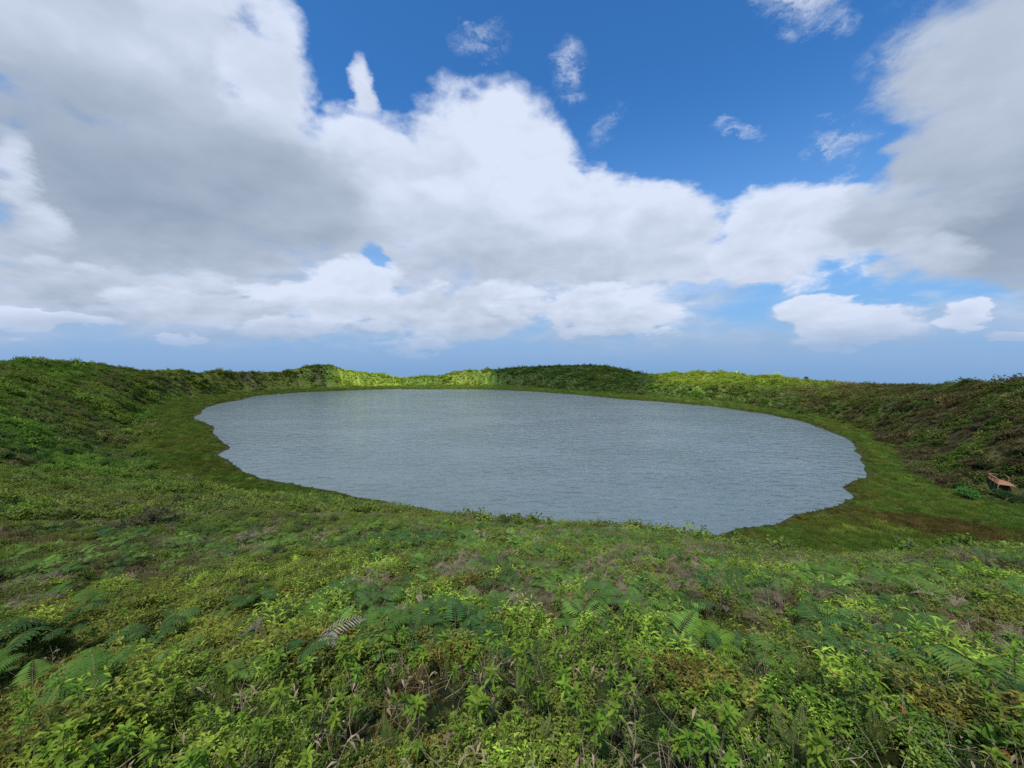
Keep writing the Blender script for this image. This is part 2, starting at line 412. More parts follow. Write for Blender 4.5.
def marsh_tint(x, y, r, px, ss):
    n = fbm(x / 5, y / 5, 91, 3); t = mixc([.098, .165, .030], [.135, .165, .034], sstep(n + rng.normal(0, .15, len(x)), -.3, .4))
    bx, by = unproj_z(948, 531); d = ((x - bx) * .92 - (y - by) * .38) ** 2 / 14 ** 2 + ((x - bx) * .38 + (y - by) * .92) ** 2 / 4.5 ** 2
    brown = sstep(d + 1.2 * fbm(x / 4, y / 4, 95, 3), 1.5, .5)
    t += (np.array([.105, .068, .028]) - t) * (brown * .8)[:, None]
    edge = sstep(ss, 4.5, 1.0) * sstep(n, -.5, .1); t += (np.array([.075, .052, .018]) - t) * (edge * .4)[:, None]
    lb = sstep(px, 300, 240) * sstep(fbm(x / 9, y / 9, 97, 3), .0, .3) * .5; t += (np.array([.10, .08, .018]) - t) * .5 * lb[:, None]
    return t * np.exp(rng.normal(0, .22, len(x)))[:, None]

# ================================================================== materials
def new_mat(name):
    m = bpy.data.materials.new(name); m.use_nodes = True; t = NT(m.node_tree); t.n.clear()
    out = t.n.new('ShaderNodeOutputMaterial'); return m, t, out
def bsdf(t, col, rough=.8, spec=.2, **k):
    b = t.n.new('ShaderNodeBsdfPrincipled'); t._in(b.inputs['Base Color'], col); t._in(b.inputs['Roughness'], rough)
    b.inputs['Specular IOR Level'].default_value = spec
    for kk, v in k.items(): t._in(b.inputs[kk], v)
    return b
def pos(t): return t.n.new('ShaderNodeNewGeometry').outputs['Position']

def leaf_mat(name, inst=True, base=(.06, .10, .02), trans=.35, rough=.55, spec=.08, var=.5):
    """a leaf surface: the plant's own colour, leaf-to-leaf differences, light passing through"""
    m, t, out = new_mat(name)
    if inst:
        a = t.n.new('ShaderNodeAttribute'); a.attribute_type = 'INSTANCER'; a.attribute_name = 'tint'; col = a.outputs['Color']
    else:
        a = t.n.new('ShaderNodeObjectInfo'); col = a.outputs['Color']
    g = t.n.new('ShaderNodeNewGeometry')
    isl = g.outputs['Random Per Island']
    n = t.noise(g.outputs['Position'], 7.0, 3, .6)
    k = t.m('MULTIPLY_ADD', t.m('SUBTRACT', isl, .5), var * 1.7, t.m('MULTIPLY_ADD', t.m('SUBTRACT', n, .5), 1.0, 1.16))
    col = t.v('SCALE', col, k)
    yel = t.step(isl, .86, .95)
    col = t.mix(t.m('MULTIPLY', yel, .45), col, (.16, .15, .02, 1))
    b = bsdf(t, col, rough, spec)
    tr = t.n.new('ShaderNodeBsdfTranslucent'); t._in(tr.inputs[0], t.v('MULTIPLY', col, (1.5, 1.6, .7)))
    mx = t.n.new('ShaderNodeMixShader'); mx.inputs[0].default_value = trans
    t.l.new(b.outputs[0], mx.inputs[1]); t.l.new(tr.outputs[0], mx.inputs[2]); t.l.new(mx.outputs[0], out.inputs[0])
    return m
def plain_mat(name, c1, c2, scale=20, rough=.8, spec=.2, bump=0.0):
    m, t, out = new_mat(name)
    n = t.noise(pos(t), scale, 5, .6); col = t.mix(n, c1 + (1,), c2 + (1,))
    b = bsdf(t, col, rough, spec)
    if bump:
        bp = t.n.new('ShaderNodeBump'); bp.inputs['Strength'].default_value = bump; t.l.new(n, bp.inputs['Height']); t.l.new(bp.outputs[0], b.inputs['Normal'])
    t.l.new(b.outputs[0], out.inputs[0]); return m

def soil_mat():
    m, t, out = new_mat('soil'); P = pos(t)
    n1 = t.noise(P, .06, 5, .6); n2 = t.noise(P, .9, 6, .65); n3 = t.noise(P, 9, 5, .6)
    at = t.n.new('ShaderNodeAttribute'); at.attribute_name = 'growth'
    c = t.v('SCALE', at.outputs['Color'], t.m('MULTIPLY_ADD', n2, 1.2, .35))
    c = t.mix(t.m('MULTIPLY', t.step(n3, .45, .7), .4), c, (.018, .020, .010, 1))
    b = bsdf(t, c, .95, .1); t.l.new(b.outputs[0], out.inputs[0]); return m
SOIL = soil_mat()

def build_terrain():
    fov = np.radians(np.r_[np.arange(-180, -72, 4.0), np.arange(-72, 72, .27), np.arange(72, 180.1, 4.0)]); fov[-1] = math.pi
    rad = np.r_[0.0, .35 * 1.0135 ** np.arange(0, 570), np.geomspace(760, 5000, 24)]
    PH, RR = np.meshgrid(fov, rad, indexing='ij')
    X, Y = RR * np.sin(PH), RR * np.cos(PH)
    z = ground(X, Y)
    n, k = PH.shape
    i, j = np.meshgrid(np.arange(n - 1), np.arange(k - 1), indexing='ij'); v = (i * k + j).ravel()
    F = np.stack([v, v + 1, v + k + 1, v + k], 1)
    o = mesh_obj('ground', np.c_[X.ravel(), Y.ravel(), z], F[:, ::-1].copy(), SOIL)
    zz, sm, ss, r, ph = ground(X, Y, True)
    px, py = pixel_of(X.ravel(), Y.ravel(), zz)
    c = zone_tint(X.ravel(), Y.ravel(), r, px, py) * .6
    c *= (.22 + .78 * sstep(r, 4, 30))[:, None]                    # open dark soil shows close by, moss and litter elsewhere
    c = np.where((sm < 1)[:, None], marsh_tint(X.ravel(), Y.ravel(), r, px, ss) * .45, c)
    c = np.where((ss < .5)[:, None], np.array([.05, .045, .03]), c)
    a = o.data.color_attributes.new('growth', 'FLOAT_COLOR', 'POINT'); a.data.foreach_set('color', np.c_[c, np.ones(len(c))].astype(np.float32).ravel())
    tag(o, kind='structure')


# ================================================================== lake and far sea
def water_mat(name, body, rip):
    m, t, out = new_mat(name); P = pos(t)
    P1 = t.v('MULTIPLY', t.v('ADD', P, (0, 0, 0)), (.6, 1.25, 1))
    rot = t.n.new('ShaderNodeVectorRotate'); rot.rotation_type = 'Z_AXIS'; rot.inputs['Angle'].default_value = R(-14); t.l.new(P1, rot.inputs['Vector']); P1 = rot.outputs[0]
    big = t.noise(t.v('MULTIPLY', P, (1, 2.2, 1)), .022, 4, .6)
    w1 = t.noise(P1, .42, 3, .5, .5); w2 = t.noise(P1, 1.9, 2, .5, .3)
    h = t.m('MULTIPLY_ADD', w2, .16, w1)
    bp = t.n.new('ShaderNodeBump'); bp.inputs['Distance'].default_value = rip
    bp.inputs['Strength'].default_value = 1.0
    t.l.new(t.m('MULTIPLY', h, t.step(big, .3, .7, .65, 1.3)), bp.inputs['Height'])
    col = t.mix(t.noise(P, .02, 3, .5), body + (1,), tuple(c * 1.15 for c in body) + (1,))
    b = bsdf(t, col, .10, .5); b.inputs['IOR'].default_value = 1.333
    t.l.new(bp.outputs[0], b.inputs['Normal']); t.l.new(b.outputs[0], out.inputs[0]); return m
def build_water():
    P = densify(SHORE, 3, 0.0); c = P.mean(0)
    # one sheet, a little larger than the shore so it ends under the bank
    Q = []
    for p in P:
        d = (p - c); Q.append(c + d * (1 + 3.0 / np.linalg.norm(d)))
    Q = np.array(Q); co = np.c_[Q, np.zeros(len(Q))]
    co = np.r_[co, [[c[0], c[1], 0]]]; n = len(Q)
    F = np.array([[i, (i + 1) % n, n] for i in range(n)])
    a = co[F[0][1]] - co[F[0][0]]; b = co[F[0][2]] - co[F[0][0]]
    if np.cross(a, b)[2] < 0: F = F[:, ::-1].copy()
    o = mesh_obj('lake_water', co, F, water_mat('lake_water', (.108, .148, .160), .62), smooth=False); tag(o, kind='structure')
build_water()

# ================================================================== unseen cloud added to shade the near slopes
def build_shade_cloud():
    """unseen sheet added high behind the camera, cut to leave the far hills sunlit"""
    step = 14.0; gx, gy = np.meshgrid(np.arange(-420, 420, step), np.arange(-160, 470, step), indexing='ij')
    lit1 = np.array([[-186,395],[-196,372],[-180,345],[-60,330],[-24,345],[-15,400],[-40,470],[-200,470]], float)
    lit2 = np.array([[138,380],[128,330],[112,275],[150,225],[190,200],[300,230],[330,420],[150,440]], float)
    sh = np.minimum(poly_sd(gx, gy, lit1), poly_sd(gx, gy, lit2)) + 16 * fbm(gx / 34, gy / 34, 77, 3)
    edge = np.minimum(np.minimum(gx + 420, 420 - gx), np.minimum(gy + 160, 470 - gy))
    ins = np.minimum(sh, edge - 10) 
    H = 3200.0; off = np.array([sun_dir.x, sun_dir.y]) / sun_dir.z * H
    th = 18 * np.sqrt(np.clip(ins, 0, 60) / 6) + 12 * fbm(gx / 40, gy / 40, 5, 3)
    top = H + np.where(ins > 0, np.maximum(th, 2), 0); bot = H - np.where(ins > 0, np.maximum(th * .4, 2), 0)
    n, k = gx.shape; keep = ins > 0
    idx = -np.ones((n, k), int); idx[keep] = np.arange(keep.sum()); N = keep.sum()
    co = np.c_[gx[keep] + off[0], gy[keep] + off[1], top[keep]]; co2 = np.c_[gx[keep] + off[0], gy[keep] + off[1], bot[keep]]
    F = []; edges = {}
    for i in range(n - 1):
        for j in range(k - 1):
            q = (idx[i, j], idx[i + 1, j], idx[i + 1, j + 1], idx[i, j + 1])
            if min(q) < 0: continue
            F.append(q); F.append(tuple(a + N for a in q[::-1]))
            for a, b in zip(q, q[1:] + q[:1]):
                if (b, a) in edges: del edges[(b, a)]
                else: edges[(a, b)] = 1
    F += [(a, a + N, b + N, b) for a, b in edges]
    m, t, out = new_mat('shade_cloud_sheet')
    df = bsdf(t, (.9, .91, .93, 1), 1, 0); tp = t.n.new('ShaderNodeBsdfTransparent'); mx = t.n.new('ShaderNodeMixShader')
    mx.inputs[0].default_value = 1 - CLOUD_PASS ** .5; t.l.new(tp.outputs[0], mx.inputs[1]); t.l.new(df.outputs[0], mx.inputs[2]); t.l.new(mx.outputs[0], out.inputs[0])
    o = mesh_obj('shade_cloud', np.r_[co, co2], np.array(F), m); tag(o, kind='structure')
CLOUD_PASS = .48
build_shade_cloud()
build_terrain()

# ================================================================== plant meshes
class PB:
    """collects faces of a plant"""
    def __init__(s): s.v = []; s.f = []; s.m = []
    def quad(s, a, b, c, d, m=0):
        i = len(s.v); s.v += [a, b, c, d]; s.f.append((i, i + 1, i + 2, i + 3)); s.m.append(m)
    def tri(s, a, b, c, m=0):
        i = len(s.v); s.v += [a, b, c]; s.f.append((i, i + 1, i + 2)); s.m.append(m)
    def leaf(s, base, d, up, L, W, droop=.3, seg=2, m=0, fold=.25):
        """pointed leaf folded along its midrib"""
        d = np.array(d, float); d /= np.linalg.norm(d); up = np.array(up, float)
        side = np.cross(d, up); side /= (np.linalg.norm(side) + 1e-9); nu = np.cross(side, d)
        prof = {1: [0, 0], 2: [0, 1, 0], 3: [0, .85, .8, 0], 4: [0, .7, 1, .72, 0]}[seg]
        rows = []
        for i, w in enumerate(prof):
            t = i / (len(prof) - 1); c = base + d * L * t - np.array([0, 0, 1]) * droop * L * t * t
            o = side * W * .5 * w; lift = nu * W * fold * w
            rows.append((c - o + lift, c, c + o + lift))
        i0 = len(s.v)
        for r in rows: s.v += list(r)
        for k in range(len(rows) - 1):
            a = i0 + 3 * k
            s.f.append((a, a + 1, a + 4, a + 3)); s.m.append(m); s.f.append((a + 1, a + 2, a + 5, a + 4)); s.m.append(m)
    def stem(s, pts, r0, r1, m=1, n=3):
        i0 = len(s.v); k = len(pts)
        for i, p in enumerate(pts):
            r = r0 + (r1 - r0) * i / (k - 1)
            for j in range(n):
                a = 2 * math.pi * j / n; s.v.append(np.array(p) + np.array([math.cos(a) * r, math.sin(a) * r, 0]))
        for i in range(k - 1):
            for j in range(n):
                a = i0 + i * n + j; b = i0 + i * n + (j + 1) % n
                s.f.append((a, b, b + n, a + n)); s.m.append(m)
    def build(s, name, mats, link=False, parent=None):
        o = mesh_obj(name, s.v, s.f, mats=mats, midx=s.m, parent=(parent if link else False)) if not link else mesh_obj(name, s.v, s.f, mats=mats, midx=s.m, parent=parent)
        return o
def rnd(a, b): return float(rng.uniform(a, b))
def dirv(az, el): return np.array([math.cos(az) * math.cos(el), math.sin(az) * math.cos(el), math.sin(el)])
UP = np.array([0, 0, 1.0])

LEAF_I = leaf_mat('leaf')
LEAF_F = leaf_mat('frond_leaf', trans=.28, rough=.6, var=.18)
BLADE = leaf_mat('sedge_blade', trans=.30, rough=.6, var=.45)
STEM = plain_mat('stem', (.10, .075, .05), (.20, .17, .11), 30)
TWIG = plain_mat('twig', (.08, .06, .045), (.20, .16, .13), 12)
DEAD = leaf_mat('dead_frond', trans=.12, rough=.85, var=.3, spec=.05)

def herb(b, c, h, nst=4, L=.05, W=.022, spread=.08, per=7):
    for s_ in range(nst):
        az = rnd(0, 6.28); e = rnd(.9, 1.45); d = dirv(az, e); p0 = c + np.array([rnd(-1, 1), rnd(-1, 1), 0]) * spread
        hh = h * rnd(.6, 1.1); b.stem([p0, p0 + d * hh * .5, p0 + d * hh], .0022, .001)
        for k in range(per):
            t = .3 + .7 * k / (per - 1); a = k * 2.4 + az
            b.leaf(p0 + d * hh * t, dirv(a, rnd(.15, .8)), UP, L * rnd(.7, 1.2), W * rnd(.7, 1.2), rnd(.1, .5))
def P_herb():
    b = PB()
    for i in range(3): herb(b, np.array([rnd(-.06, .06), rnd(-.06, .06), 0]), rnd(.14, .24), 4, .05, .024, .05, 8)
    return b
def P_lance():
    b = PB()
    for i in range(3): herb(b, np.array([rnd(-.06, .06), rnd(-.06, .06), 0]), rnd(.18, .30), 3, .085, .018, .04, 9)
    return b
def P_tuft():
    b = PB()
    for i in range(34):
        az = rnd(0, 6.28); p = np.array([rnd(-.07, .07), rnd(-.07, .07), 0])
        b.leaf(p, dirv(az, rnd(.7, 1.5)), dirv(az + 1.57, 0.1), rnd(.09, .22), rnd(.006, .012), rnd(0, .5), fold=.1)
    return b
def P_clubmoss():
    b = PB()
    for i in range(9):
        p = np.array([rnd(-.08, .08), rnd(-.08, .08), 0]); az = rnd(0, 6.28); d = dirv(az, rnd(.9, 1.5)); h = rnd(.08, .2)
        for k in range(12):
            t = (k + 1) / 12; b.leaf(p + d * h * t, dirv(k * 2.4, .7), UP, .026 * (1.2 - t * .6), .008, 0, seg=2, fold=.1)
    return b
def frond_pinnate(b, base, az, el, L, np_, W, bend=1.0, pin_w=.1, m=0, dense=True, sub=False, fine=False, stemm=1, nseg=None):
    """an arching frond; sub = each pinna itself is toothed into pinnules"""
    pts = []; e = el; p = np.array(base, float); n = np_ + 4; st = L / n
    for i in range(n + 1):
        pts.append(p.copy()); p = p + dirv(az, e) * st; e -= bend / n * (0.6 + 1.2 * i / n)
    b.stem(pts, .004 * L / .6, .001, m=stemm)
    k0 = int(n * (.12 if not sub else .25))
    for i in range(k0, n + 1):
        t = (i - k0) / max(1, (n - k0)); c = pts[i]
        tan = pts[min(i + 1, n)] - pts[max(i - 1, 0)]; tan = tan / np.linalg.norm(tan)
        sd = np.cross(tan, UP); sd /= np.linalg.norm(sd) + 1e-9; nu = np.cross(sd, tan)
        w = W * (math.sin(math.pi * min(1, .25 + .75 * t)) if not sub else (1 - t) ** .75 * min(1, .55 + 3 * t)) + .004
        for s_ in (-1, 1):
            d = sd * s_ + tan * .45 - UP * .12 + nu * rnd(-.06, .1)
            d /= np.linalg.norm(d)
            if not sub:
                b.leaf(c, d, nu, w, pin_w * rnd(.8, 1.1), .12, seg=2, m=m, fold=.12)
            else:
                ns = max(3, int(w / (L * .05))); q = c.copy(); perp = np.cross(d, nu); perp /= np.linalg.norm(perp)
                b.leaf(c, d, nu, w, min(st * 1.05, w * .5) * rnd(.8, 1.1), .28, seg=3, m=m, fold=.15)
                for j in range(ns if fine else 0):
                    u = (j + .5) / ns; cc = c + d * w * u - UP * w * .22 * u * u
                    wl = min(w * .30, st * .62) * (1 - u * .8) * rnd(.8, 1.1)
                    for s2 in (-1, 1):
                        dd = perp * s2 + d * .35; dd /= np.linalg.norm(dd)
                        wd = w / ns * .42
                        b.quad(cc - d * wd, cc + d * wd, cc + d * wd * .5 + dd * wl - UP * wl * .15, cc - d * wd * .3 + dd * wl - UP * wl * .15, m)
    return pts
def bracken_frond(L=.8, seed=0, droop=1.3, el=1.0):
    b = PB(); frond_pinnate(b, (0, 0, 0), 0.0, el, L, 15, L * .42, droop, sub=True); return b
def P_bracken(n=5, L=.75, el=(.45, .95)):
    b = PB(); a0 = rnd(0, 6)
    for i in range(n): frond_pinnate(b, (rnd(-.05, .05), rnd(-.05, .05), 0), a0 + i * 6.28 / n + rnd(-.3, .3), rnd(*el), L * rnd(.75, 1.15), 14, L * .40, rnd(1.0, 1.8), sub=True)
    return b
def P_swordfern(n=7, L=.45):
    b = PB()
    for i in range(n): frond_pinnate(b, (rnd(-.04, .04), rnd(-.04, .04), 0), rnd(0, 6.28), rnd(1.0, 1.45), L * rnd(.7, 1.15), 24, L * .10, rnd(.2, .9), pin_w=.012, sub=False)
    return b
def P_seedling(h=.42):
    b = PB(); az = rnd(0, 6.28); d = dirv(az, rnd(1.35, 1.55)); b.stem([UP * 0, d * h * .5, d * h], .0035, .0018, m=1, n=4)
    for w_, (t, n, L) in enumerate([(1.0, 7, .085), (.93, 6, .10), (.82, 4, .09), (.68, 2, .07)]):
        for k in range(n): b.leaf(d * h * t, dirv(az + k * 6.28 / n + w_, rnd(-.1, .75) if t < 1 else rnd(.3, 1.1)), UP, L * rnd(.8, 1.15), .026, rnd(.2, .6), seg=4 if t == 1 else 2)
    return b
def P_broadleaf(n=16, L=.22, W=.045):
    b = PB()
    for k in range(n): b.leaf(np.array([rnd(-.03, .03), rnd(-.03, .03), 0]), dirv(k * 2.4 + rnd(-.2, .2), rnd(.35, 1.3)), UP, L * rnd(.7, 1.2), W * rnd(.8, 1.2), rnd(.15, .6), seg=4, fold=.3)
    return b
def P_deadheap():
    b = PB()
    for i in range(8): frond_pinnate(b, (rnd(-.2, .2), rnd(-.2, .2), rnd(.02, .2)), rnd(0, 6.28), rnd(-.1, .6), rnd(.3, .6), 14, rnd(.05, .11), rnd(.9, 2.2), pin_w=.014)
    for i in range(34):
        az = rnd(0, 6.28); p = np.array([rnd(-.3, .3), rnd(-.3, .3), rnd(0, .2)]); b.stem([p, p + dirv(az, rnd(0, .8)) * rnd(.15, .4)], .004, .002, m=0)
    return b
def P_mound(n=260, Rr=.5, H=.42, L=.085, W=.035, twigs=10, flat=.9, open_=0.25):
    """low bush: leafy twig ends scattered over and inside an uneven dome"""
    b = PB(); lumps = [(rnd(-.55, .55) * Rr, rnd(-.55, .55) * Rr, rnd(.35, .7)) for _ in range(6)]
    for i in range(n):
        cx, cy, rr = lumps[int(rng.integers(6))]; az = rnd(0, 6.28); el = math.asin(rnd(-.05, 1)); k = rnd(1 - open_, 1.05)
        d = dirv(az, el); p = np.array([cx + d[0] * rr * Rr * k, cy + d[1] * rr * Rr * k, max(.01, d[2] * rr * H * 1.5 * k)])
        for j in range(3): b.leaf(p, d * .8 + dirv(rnd(0, 6.28), rnd(-.1, .9)), UP, L * rnd(.6, 1.2), W * rnd(.7, 1.2), rnd(0, .5), seg=2)
    for i in range(twigs):
        cx, cy, rr = lumps[int(rng.integers(6))]; d = dirv(rnd(0, 6.28), rnd(.4, 1.5)); b.stem([np.array([cx * .3, cy * .3, 0]), np.array([cx, cy, 0]) * .8 + d * H * rnd(.7, 1.25)], .006, .003)
    return b
def P_sedge(n=210, Rr=.55, h=.6):
    b = PB()
    for i in range(n):
        a = rnd(0, 6.28); q = Rr * rnd(0, 1) ** .5; p = np.array([math.cos(a) * q, math.sin(a) * q, -.05]); az = rnd(0, 6.28)
        b.leaf(p, dirv(az, rnd(.75, 1.5)), dirv(az + 1.57, 0), h * rnd(.5, 1.2), .04, rnd(.05, .45), seg=2, fold=.1)
    return b
def P_crown(n=130, Rr=.9, H=1.15, L=.30, W=.2):
    """far bush: leaf sprays in separate clumps with gaps"""
    b = PB(); lumps = [(rnd(-.6, .6) * Rr, rnd(-.6, .6) * Rr, rnd(.35, .75)) for _ in range(7)]
    for i in range(n):
        cx, cy, rr = lumps[i % 7]; az = rnd(0, 6.28); el = math.asin(rnd(-.1, 1)); d = dirv(az, el); k = rnd(.7, 1.05)
        p = np.array([cx + d[0] * rr * Rr * k, cy + d[1] * rr * Rr * k, max(.02, d[2] * rr * H * 1.4 * k)])
        for j in range(2): b.leaf(p, d + dirv(rnd(0, 6.28), rnd(-.3, .8)), UP, L * rnd(.5, 1.1), W * rnd(.6, 1.1), rnd(0, .4), seg=2)
    return b

# ================================================================== ground cover: scattered copies of many small plants
def proto_coll(name, builders, mats):
    c = bpy.data.collections.new(name)
    for i, bf in enumerate(builders):
        b = bf(); me = bpy.data.meshes.new(name); me.from_pydata([tuple(map(float, q)) for q in b.v], [], b.f)
        for m in mats: me.materials.append(m)
        me.polygons.foreach_set('material_index', np.array(b.m, np.int32))
        o = bpy.data.objects.new('%s_%02d' % (name, i), me); c.objects.link(o)
    return c
def scatter(name, coll, ncol, P, rotz, scl, tint, label, cat, tilt=None):
    n = len(P); me = bpy.data.meshes.new(name); me.vertices.add(n); me.vertices.foreach_set('co', np.asarray(P, np.float32).ravel())
    def attr(nm, ty, key, data): a = me.attributes.new(nm, ty, 'POINT'); a.data.foreach_set(key, np.ascontiguousarray(data).ravel())
    if tilt is None: tilt = rng.normal(0, .09, (n, 2))
    attr('spin', 'FLOAT_VECTOR', 'vector', np.c_[tilt, rotz].astype(np.float32))
    attr('size', 'FLOAT', 'value', np.asarray(scl, np.float32)); attr('pick', 'INT', 'value', rng.integers(0, ncol, n).astype(np.int32))
    attr('tint', 'FLOAT_COLOR', 'color', np.c_[tint, np.ones(n)].astype(np.float32))
    o = bpy.data.objects.new(name, me); COL.objects.link(o)
    g = bpy.data.node_groups.new(name, 'GeometryNodeTree')
    g.interface.new_socket('Geometry', in_out='INPUT', socket_type='NodeSocketGeometry'); g.interface.new_socket('Geometry', in_out='OUTPUT', socket_type='NodeSocketGeometry')
    N = g.nodes; L = g.links; gi = N.new('NodeGroupInput'); go = N.new('NodeGroupOutput'); ip = N.new('GeometryNodeInstanceOnPoints'); ci = N.new('GeometryNodeCollectionInfo')
    ci.inputs[0].default_value = coll; ci.inputs['Separate Children'].default_value = True; ci.inputs['Reset Children'].default_value = True
    def na(nm, ty): q = N.new('GeometryNodeInputNamedAttribute'); q.data_type = ty; q.inputs[0].default_value = nm; return q.outputs[0]
    er = N.new('FunctionNodeEulerToRotation'); L.new(na('spin', 'FLOAT_VECTOR'), er.inputs[0])
    m2p = N.new('GeometryNodeMeshToPoints'); L.new(gi.outputs[0], m2p.inputs[0]); L.new(m2p.outputs[0], ip.inputs['Points'])
    L.new(ci.outputs[0], ip.inputs['Instance']); ip.inputs['Pick Instance'].default_value = True
    L.new(na('pick', 'INT'), ip.inputs['Instance Index']); L.new(er.outputs[0], ip.inputs['Rotation']); L.new(na('size', 'FLOAT'), ip.inputs['Scale'])
    L.new(ip.outputs[0], go.inputs[0])
    md = o.modifiers.new('scatter', 'NODES'); md.node_group = g
    tag(o, label, cat, kind='stuff'); return o

def sample(n, r0, r1, half=66, power=2.0):
    """points in the visible wedge; power 2 = even per ground area, 0 = even per log distance"""
    u = rng.random(n)
    r = (r0 ** power + u * (r1 ** power - r0 ** power)) ** (1 / power) if power > 0 else r0 * (r1 / r0) ** u
    ph = np.radians(rng.uniform(-half, half, n)); return r * np.sin(ph), r * np.cos(ph)
def lay(x, y, maxr=1e9, marsh=False, gap=0.3, wide=False):
    z, sm, ss, r, ph = ground(x, y, True)
    px, py = pixel_of(x, y, z)
    rs = np.interp(ph, _sa, _sr)
    ok = (px > -90) & (px < 1114) & (r < rs * 1.06 + 3) & (ss > .6) & (py < 900)
    if wide: ok = (r < rs * 1.06 + 30)
    ok &= np.hypot(x - 112.4, y - 83.0) > 2.6
    ok |= marsh & (ss > .15) & (ss < .7) & (px > -90) & (px < 1114)
    jit = 2.6 * fbm(x / 4, y / 4, 55, 2) + rng.normal(0, 1.1, len(x))
    ok &= (sm < 1.5 + jit) if marsh else (sm > gap + np.where(r > 45, .6 * jit, 0))
    return ok, z, sm, ss, r, px, py

C_HERB = proto_coll('leafy_herb', [P_herb, P_herb, P_herb, P_herb], [LEAF_I, STEM])
C_LANCE = proto_coll('lance_herb', [P_lance, P_lance, P_lance], [LEAF_I, STEM])
C_TUFT = proto_coll('grass_tuft', [P_tuft, P_tuft, P_clubmoss, P_clubmoss], [LEAF_I, STEM])
C_ROS = proto_coll('broad_herb', [P_broadleaf, lambda: P_broadleaf(12, .16, .04), lambda: P_broadleaf(14, .2, .03)], [LEAF_I, STEM])
C_BRK = proto_coll('bracken', [lambda: P_bracken(5, .55), lambda: P_bracken(4, .65), lambda: P_bracken(6, .5), lambda: P_bracken(3, .7)], [LEAF_F, STEM])
C_SWD = proto_coll('sword_fern', [lambda: P_swordfern(6), lambda: P_swordfern(8, .38), lambda: P_swordfern(5, .5)], [LEAF_F, STEM])
C_SEED = proto_coll('stalk_herb', [lambda: P_seedling(.40), lambda: P_seedling(.5), lambda: P_seedling(.32)], [LEAF_I, TWIG])
C_DEAD = proto_coll('dead_fern', [P_deadheap, P_deadheap, P_deadheap], [DEAD, DEAD])
def P_sticks():
    b = PB()
    for i in range(5):
        p = np.array([rnd(-.1, .1), rnd(-.1, .1), 0]); az = rnd(0, 6.28); d = dirv(az, rnd(.2, 1.5)); L = rnd(.15, .42); k = dirv(az + rnd(-.6, .6), rnd(-.2, 1.2)); b.stem([p, p + d * L * .6, p + d * L * .6 + k * L * .4], .0028, .0012, m=0)
    for i in range(3): b.leaf(np.array([rnd(-.1, .1), rnd(-.1, .1), rnd(.05, .2)]), dirv(rnd(0, 6.28), rnd(-.5, .8)), UP, .07, .02, .6)
    return b
C_STICK = proto_coll('dry_stem', [P_sticks, P_sticks, P_sticks], [DEAD, DEAD])
C_MOUND = proto_coll('low_bush', [P_mound, lambda: P_mound(200, .5, .34, .10, .03), lambda: P_mound(300, .45, .5, .07, .03), lambda: P_mound(220, .55, .3, .11, .028)], [LEAF_I, TWIG])
C_SEDGE = proto_coll('sedge', [P_sedge, lambda: P_sedge(230, .65, .5), lambda: P_sedge(180, .5, .75)], [BLADE, BLADE])
C_CROWN = proto_coll('bush_mass', [P_crown, P_crown, lambda: P_crown(150, 1.0, .9), lambda: P_crown(110, .8, 1.4)], [LEAF_I, TWIG])

def P3(x, y, z, ok): return np.c_[x[ok], y[ok], z[ok]]
def spin(n): return rng.uniform(0, 2 * math.pi, n)

